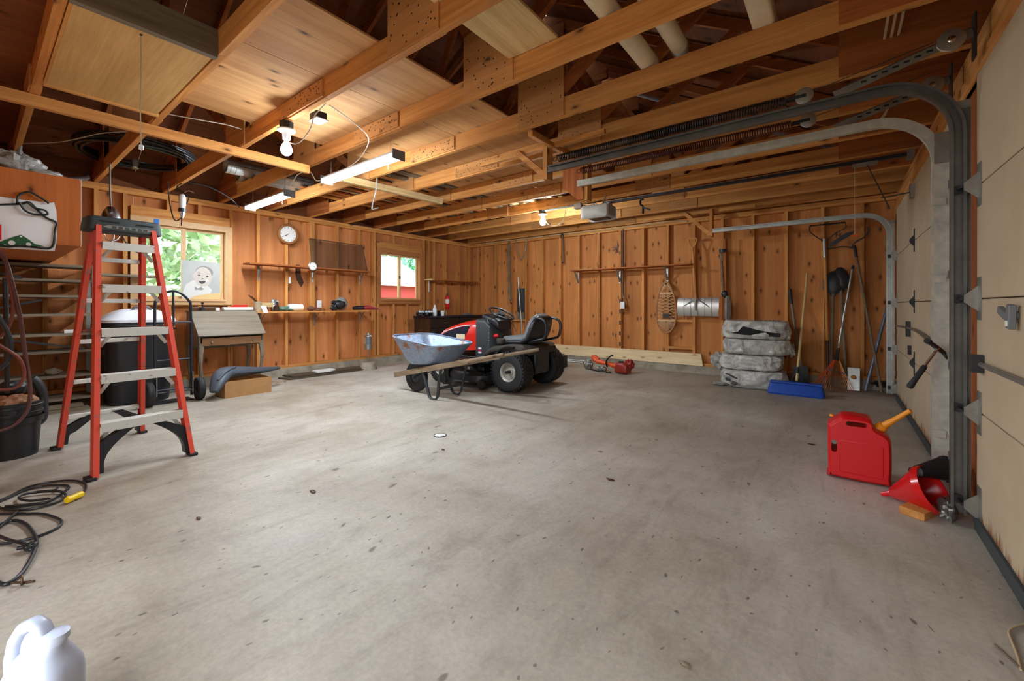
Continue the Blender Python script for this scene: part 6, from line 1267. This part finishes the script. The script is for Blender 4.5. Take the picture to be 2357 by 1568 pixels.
ob('spout_collar', g_tube([s0, s0+dv*.16], [.03, .028], 16), 'orange_plastic', gc); ob('spout', g_tube([s0+dv*.16, s0+dv*.42, s0+dv*.44, s0+dv*.93, s0+dv], [.019, .017, .0145, .0125, .011], 14), 'orange_plastic', gc)
ob('vent_cap', g_lathe([(.012, 0), (.01, .012), (.003, .014)], 10, (-.035, 3.36, .362)), 'orange_plastic', gc)
# funnels
tip = P(2030, 1138, z=.014); rc = V(.385, 3.02, .125); fa = (rc-tip); L_ = fa.length
def along(prof, o, d):
    q = V(0, 0, 1).rotation_difference(d.normalized()).to_matrix().to_4x4(); return xf(g_lathe(prof, 28, close=False), Matrix.Translation(o) @ q)
fn = thing('funnel', 'large red plastic funnel lying on its side by the gas can', 'funnel', (tip.x+.1, tip.y-.05, 0))
ob('cone', along([(.012, 0), (.016, .045), (.03, .055), (.112, L_*.86), (.118, L_*.87), (.118, L_), (.112, L_), (.112, L_*.88), (.026, .06), (.012, .045)], tip, fa), 'red_gloss' if plain('red_gloss', (204, 14, 20), .22, spec=.5, coat=.3) else '', fn)
b0 = P(2112, 1085, y=3.06); b1 = V(.455, 3.16, .205)
bf = thing('black_funnel', 'black plastic funnel resting inside the red funnel against the track', 'funnel', (b0.x, b0.y, .1)); ob('cone', along([(.03, 0), (.034, .03), (.06, (b1-b0).length*.9), (.066, (b1-b0).length), (.058, (b1-b0).length), (.03, .03)], b0, b1-b0), 'black_plastic', bf); ob('neck', along([(.022, -.03), (.026, 0), (.03, .01)], b0, b1-b0), 'grey_plastic', bf)
m = T(*P(2117, 1174, z=.02), rz=R(-27)); wk = tag(ob('wood_block', xf(g_box(-.05, .05, -.085, .085, -.019, .019), m), 'pine_y', bev=.002), 'short pine block on the floor in front of the red funnel', 'block')
p = P(2178, 1172, z=.05); tag(ob('crumpled_foil', g_lump((p.x, p.y, .05), (.035, .07, .05), .5, 3, 4, floor=.001, fine=.2), 'galvanised'), 'crumpled silver scrap at the foot of the near track', 'foil')
# string on the floor at the lower right
st = [P(a, b, z=.006) for a, b in ((2380, 1432), (2357, 1437), (2335, 1443), (2322, 1455), (2328, 1475), (2338, 1500), (2347, 1530), (2349, 1542))]
tag(tb('string', st, .0035, 'wire_tan', n=4), 'loop of tan string on the floor at the right edge', 'string'); tag(tb('twig', [P(2290, 1484, z=.006), P(2348, 1538, z=.006)], .0035, 'grey_wood_x'), 'thin twig lying beside the tan string', 'twig')
# ================================================================ FLOOR AT THE LEFT: CORDS, CLAMP, JUG
def c5(l, z=.008): return [P(x/3.2125, 1080+y/3.2125, z=z) for x, y in l]
ec = thing('power_lead', 'coiled black extension cord with a yellow plug on the floor', 'cord', P(60, 1160, z=0))
tb('cable', c5(((-60, 250), (60, 205), (200, 135), (380, 95), (540, 85), (620, 105), (635, 140), (612, 178))), .006, 'hose_black', ec, n=6)
tb('cable', c5(((490, 215), (380, 260), (200, 300), (60, 300), (-40, 260), (60, 215), (180, 160), (330, 125), (470, 118), (510, 135), (470, 170), (360, 240), (200, 270), (60, 290), (-60, 285))), .006, 'hose_black', ec, n=6)
tb('cable', c5(((430, 130), (400, 155), (260, 170), (160, 195), (145, 220), (230, 235), (360, 220), (340, 245), (180, 265), (40, 275)), .018), .006, 'hose_black', ec, n=6)
tb('cable', c5(((480, 215), (485, 190), (440, 165), (300, 170), (180, 185)), .014), .006, 'hose_black', ec, n=6)
tb('cable', c5(((-60, 330), (120, 330), (300, 330), (400, 355), (455, 385), (430, 430), (300, 490), (150, 530), (-60, 565))), .006, 'hose_black', ec, n=6)
a, b = c5(((492, 232), (615, 180)), .02); ob('plug', g_tube([a, a+(b-a)*.15, a+(b-a)*.4, a+(b-a)*.9, b], [.016, .019, .0155, .018, .010], 12), 'yellow_plastic', ec)
c2 = thing('power_lead', 'dark power cord with a black plug curling across the floor', 'cord', P(60, 1250, z=0))
tb('cable', c5(((130, 315), (60, 375), (0, 430), (-40, 455)), .012), .0065, 'hose_black', c2, n=6)
tb('cable', c5(((-60, 440), (40, 395), (120, 380), (200, 415), (255, 490), (270, 550), (240, 640), (170, 760), (80, 835), (10, 850), (-60, 800)), .01), .0075, 'hose_black', c2, n=6); tb('cable', c5(((-60, 470), (40, 515), (150, 545), (200, 560)), .012), .0065, 'hose_black', c2, n=5)
q = c5(((225, 570),), .018)[0]; ob('plug', [g_lump(q, (.03, .022, .016), .3, 3, 3, floor=.002), g_tube([q, q+V(-.02, -.035, 0)], .009, 8)], 'black_plastic', c2)
q = c5(((130, 865),), .0)[0]; cl_ = thing('pipe_clamp', 'small rusty metal clamp lying near the power cord', 'clamp', q); plain('rust_metal', (104, 82, 64), .5, .7, var=.3)
ob('band', g_torus(q+V(.005, .01, .02), .017, .004, 'y', 16, 6), 'rust_metal', cl_); ob('screw', [g_tube([q+V(-.05, -.03, .006), q+V(.02, .02, .012)], .004, 6), g_tube([q+V(.01, .015, .008), q+V(.035, .04, .012)], .005, 6)], 'rust_metal', cl_)
# white jug
jx, jy = -1.543, .108
jg = thing('plastic_jug', 'white plastic jug with a moulded handle at the bottom left', 'jug', (jx, jy, 0), rz=R(38))
plain('jug_white', (184, 190, 206), .32, spec=.4)
def jr(w, d, r, z, ox=0, oy=0): return [V(a, b, z) for a, b in rrect(w, d, r, 4, ox, oy)]
ob('body', g_loft([jr(.13, .095, .03, 0), jr(.14, .105, .032, .008), jr(.14, .105, .032, .155), jr(.136, .10, .034, .178), jr(.118, .088, .036, .20, -.002), jr(.095, .070, .03, .218, .0), jr(.066, .054, .024, .232, .014), jr(.044, .044, .021, .242, .026)]), 'jug_white', jg, ang=60)
ob('neck', g_lathe([(.021, .238), (.021, .246), (.026, .247), (.026, .262), (.023, .264), (.005, .265)], 20, (.030, 0, 0)), 'jug_white', jg)
ob('handle', g_loft([[V(x-math.sin(R(a))*p, q, z+math.cos(R(a))*p) for p, q in rrect(t_, w, min(t_, w)*.42, 3)] for x, z, a, t_, w in ((-.062, .165, 92, .03, .05), (-.068, .205, 84, .03, .042), (-.062, .245, 65, .03, .038), (-.046, .274, 35, .03, .036), (-.022, .286, 5, .028, .036), (-.004, .276, -45, .026, .036), (.006, .252, -72, .026, .038), (.012, .228, -80, .028, .042))]), 'jug_white', jg, ang=60)
ob('handle_web', g_prism([(-.066, .17), (-.066, .23), (-.05, .262), (-.02, .275), (.0, .262), (.012, .22), (-.02, .19)], -.007, .007, 'y'), 'jug_white', jg)
plain('label_green', (18, 92, 58), .5); plain('label_pink', (206, 74, 120), .5)
lb_ = bx('label', -.062, .062, -.0538, -.0527, .02, .15, 'paper', jg); bx('label_stripe', -.062, .062, -.0546, -.054, .132, .14, 'label_green', lb_)
ob('label_flower', [g_prism([(-.02+.03*k, .09), (.0+.03*k, .125), (.01+.03*k, .09), (-.002+.03*k, .06)], -.0546, -.0540, 'y') for k in range(3)], 'label_pink', lb_, sm=False)
# small floor litter seen as separate bits
for i, (px, py, s, lb) in enumerate(((720, 1133, .02, 'dry dark leaf lying alone on the middle floor'), (1405, 1105, .02, 'brown leaf flake on the floor before the gas can'), (1020, 1036, .012, 'dark crumb beside the drain cap'), (457, 1195, .014, 'dark chip on the floor near the yellow plug'), (1868, 1024, .02, 'flat dark leaf on the floor left of the gas can'), (1577, 1532, .012, 'pale scrap at the bottom of the floor'))):
    q = P(px, py, z=0); tag(ob('floor_scrap', g_lump((q.x, q.y, .004), (s*1.3, s*.6, .004), .5, 3, i, 12, 8, .0005), 'grey_wood_x' if i == 5 else 'dark_wood_x'), lb, 'debris')

# ================================================================ OUTSIDE THE WINDOWS
t = NT('grass'); v = t.coords((1, 1, 1), False); n = t.noise(v, 8, 5); t.put('Base Color', t.ramp(n, [(.3, srgb(70, 110, 50)), (.7, srgb(130, 160, 90))])); t.put('Roughness', .9)
yd = bx('ground', -40, 26, -26, 34, -.3, -.1205, 'grass'); yd['kind'] = 'structure'
pv = bx('bounce_apron', -9, 9, -14, YN-.31, -.12, -.02, 'kerb_concrete'); pv['kind'] = 'structure'  # unseen slab added to keep light bounced through the doorway neutral
for i, (nm, lo, hi) in enumerate((('leaf_pale', (150, 190, 130), (236, 242, 228)), ('leaf_mid', (70, 140, 105), (170, 210, 180)))):  # the pale one has overexposed daylight put into its leaf colour
    t = NT(nm); oi = t.coords((1, 1, 1)); n = t.noise(oi, 2.2, 4); t.put('Base Color', t.ramp(n, [(.35, srgb(*lo)), (.65, srgb(*hi))])); t.put('Roughness', .6)
def tree(label, x, y, h, w, mat, seed, n=2600, z0=.2):
    rr = random.Random(seed); tt = thing('garden_tree', label, 'tree', (x, y, -.12), 'trees outside the windows')
    tb('trunk', [(x, y, -.12), (x+.1, y, h*.4), (x, y+.1, h*.8)], [.12, .09, .03], 'grey_wood_z', tt)
    v = []; f = []
    for k in range(n):
        while True:
            a, b, c = rr.uniform(-1, 1), rr.uniform(-1, 1), rr.uniform(-1, 1)
            if .35 < a*a+b*b+c*c < 1: break
        s = 1+.35*noise.noise(V(a*2+seed, b*2, c*2)); p = V(x+a*w*s, y+b*w*s, z0+h/2+c*h/2*s)
        d = V(rr.uniform(-1, 1), rr.uniform(-1, 1), rr.uniform(-.8, .4)).normalized(); e = d.cross(V(rr.uniform(-1, 1), rr.uniform(-1, 1), rr.uniform(-1, 1))).normalized(); l = rr.uniform(.10, .2); m = len(v)
        v += [p-d*l, p+e*l*.45, p+d*l, p-e*l*.45]; f.append((m, m+1, m+2, m+3))
    ob('foliage', (v, f), mat, tt, sm=False)
tree('pale sunlit tree seen through the left pane of the big window', -10.6, 1.3, 4.6, 1.7, 'leaf_pale', 1); tree('pale tree seen behind the baby portrait print', -10.9, 3.9, 4.8, 1.8, 'leaf_pale', 2); tree('pale tree seen low between the other two outside the big window', -13.5, 2.9, 6.5, 2.6, 'leaf_pale', 3)
tree('green tree seen through the right pane of the small window', -12.6, 11.6, 5.6, 2.3, 'leaf_mid', 4, 3200); tree('darker green tree above the white roof outside', -17.5, 12.2, 9, 3.6, 'leaf_mid', 5, 4200); tree('far green tree at the edge of the small window', -16, 16.5, 8, 3.4, 'leaf_mid', 6, 3600)
nb = thing('red_shed', 'red shed with a white roof seen through the small window', 'building', (-12.2, 8.4, -.12)); plain('shed_red', (176, 60, 56), .8); plain('roof_white', (236, 236, 238), .6)
bx('wall', -14.6, -11.6, 7.0, 9.75, -.12, 1.72, 'shed_red', nb); ob('roof', g_prism([(-11.35, 1.70), (-11.35, 1.76), (-13.1, 2.85), (-14.85, 1.76), (-14.85, 1.70), (-13.1, 2.78)], 6.9, 9.9, 'y'), 'roof_white', nb, sm=False)
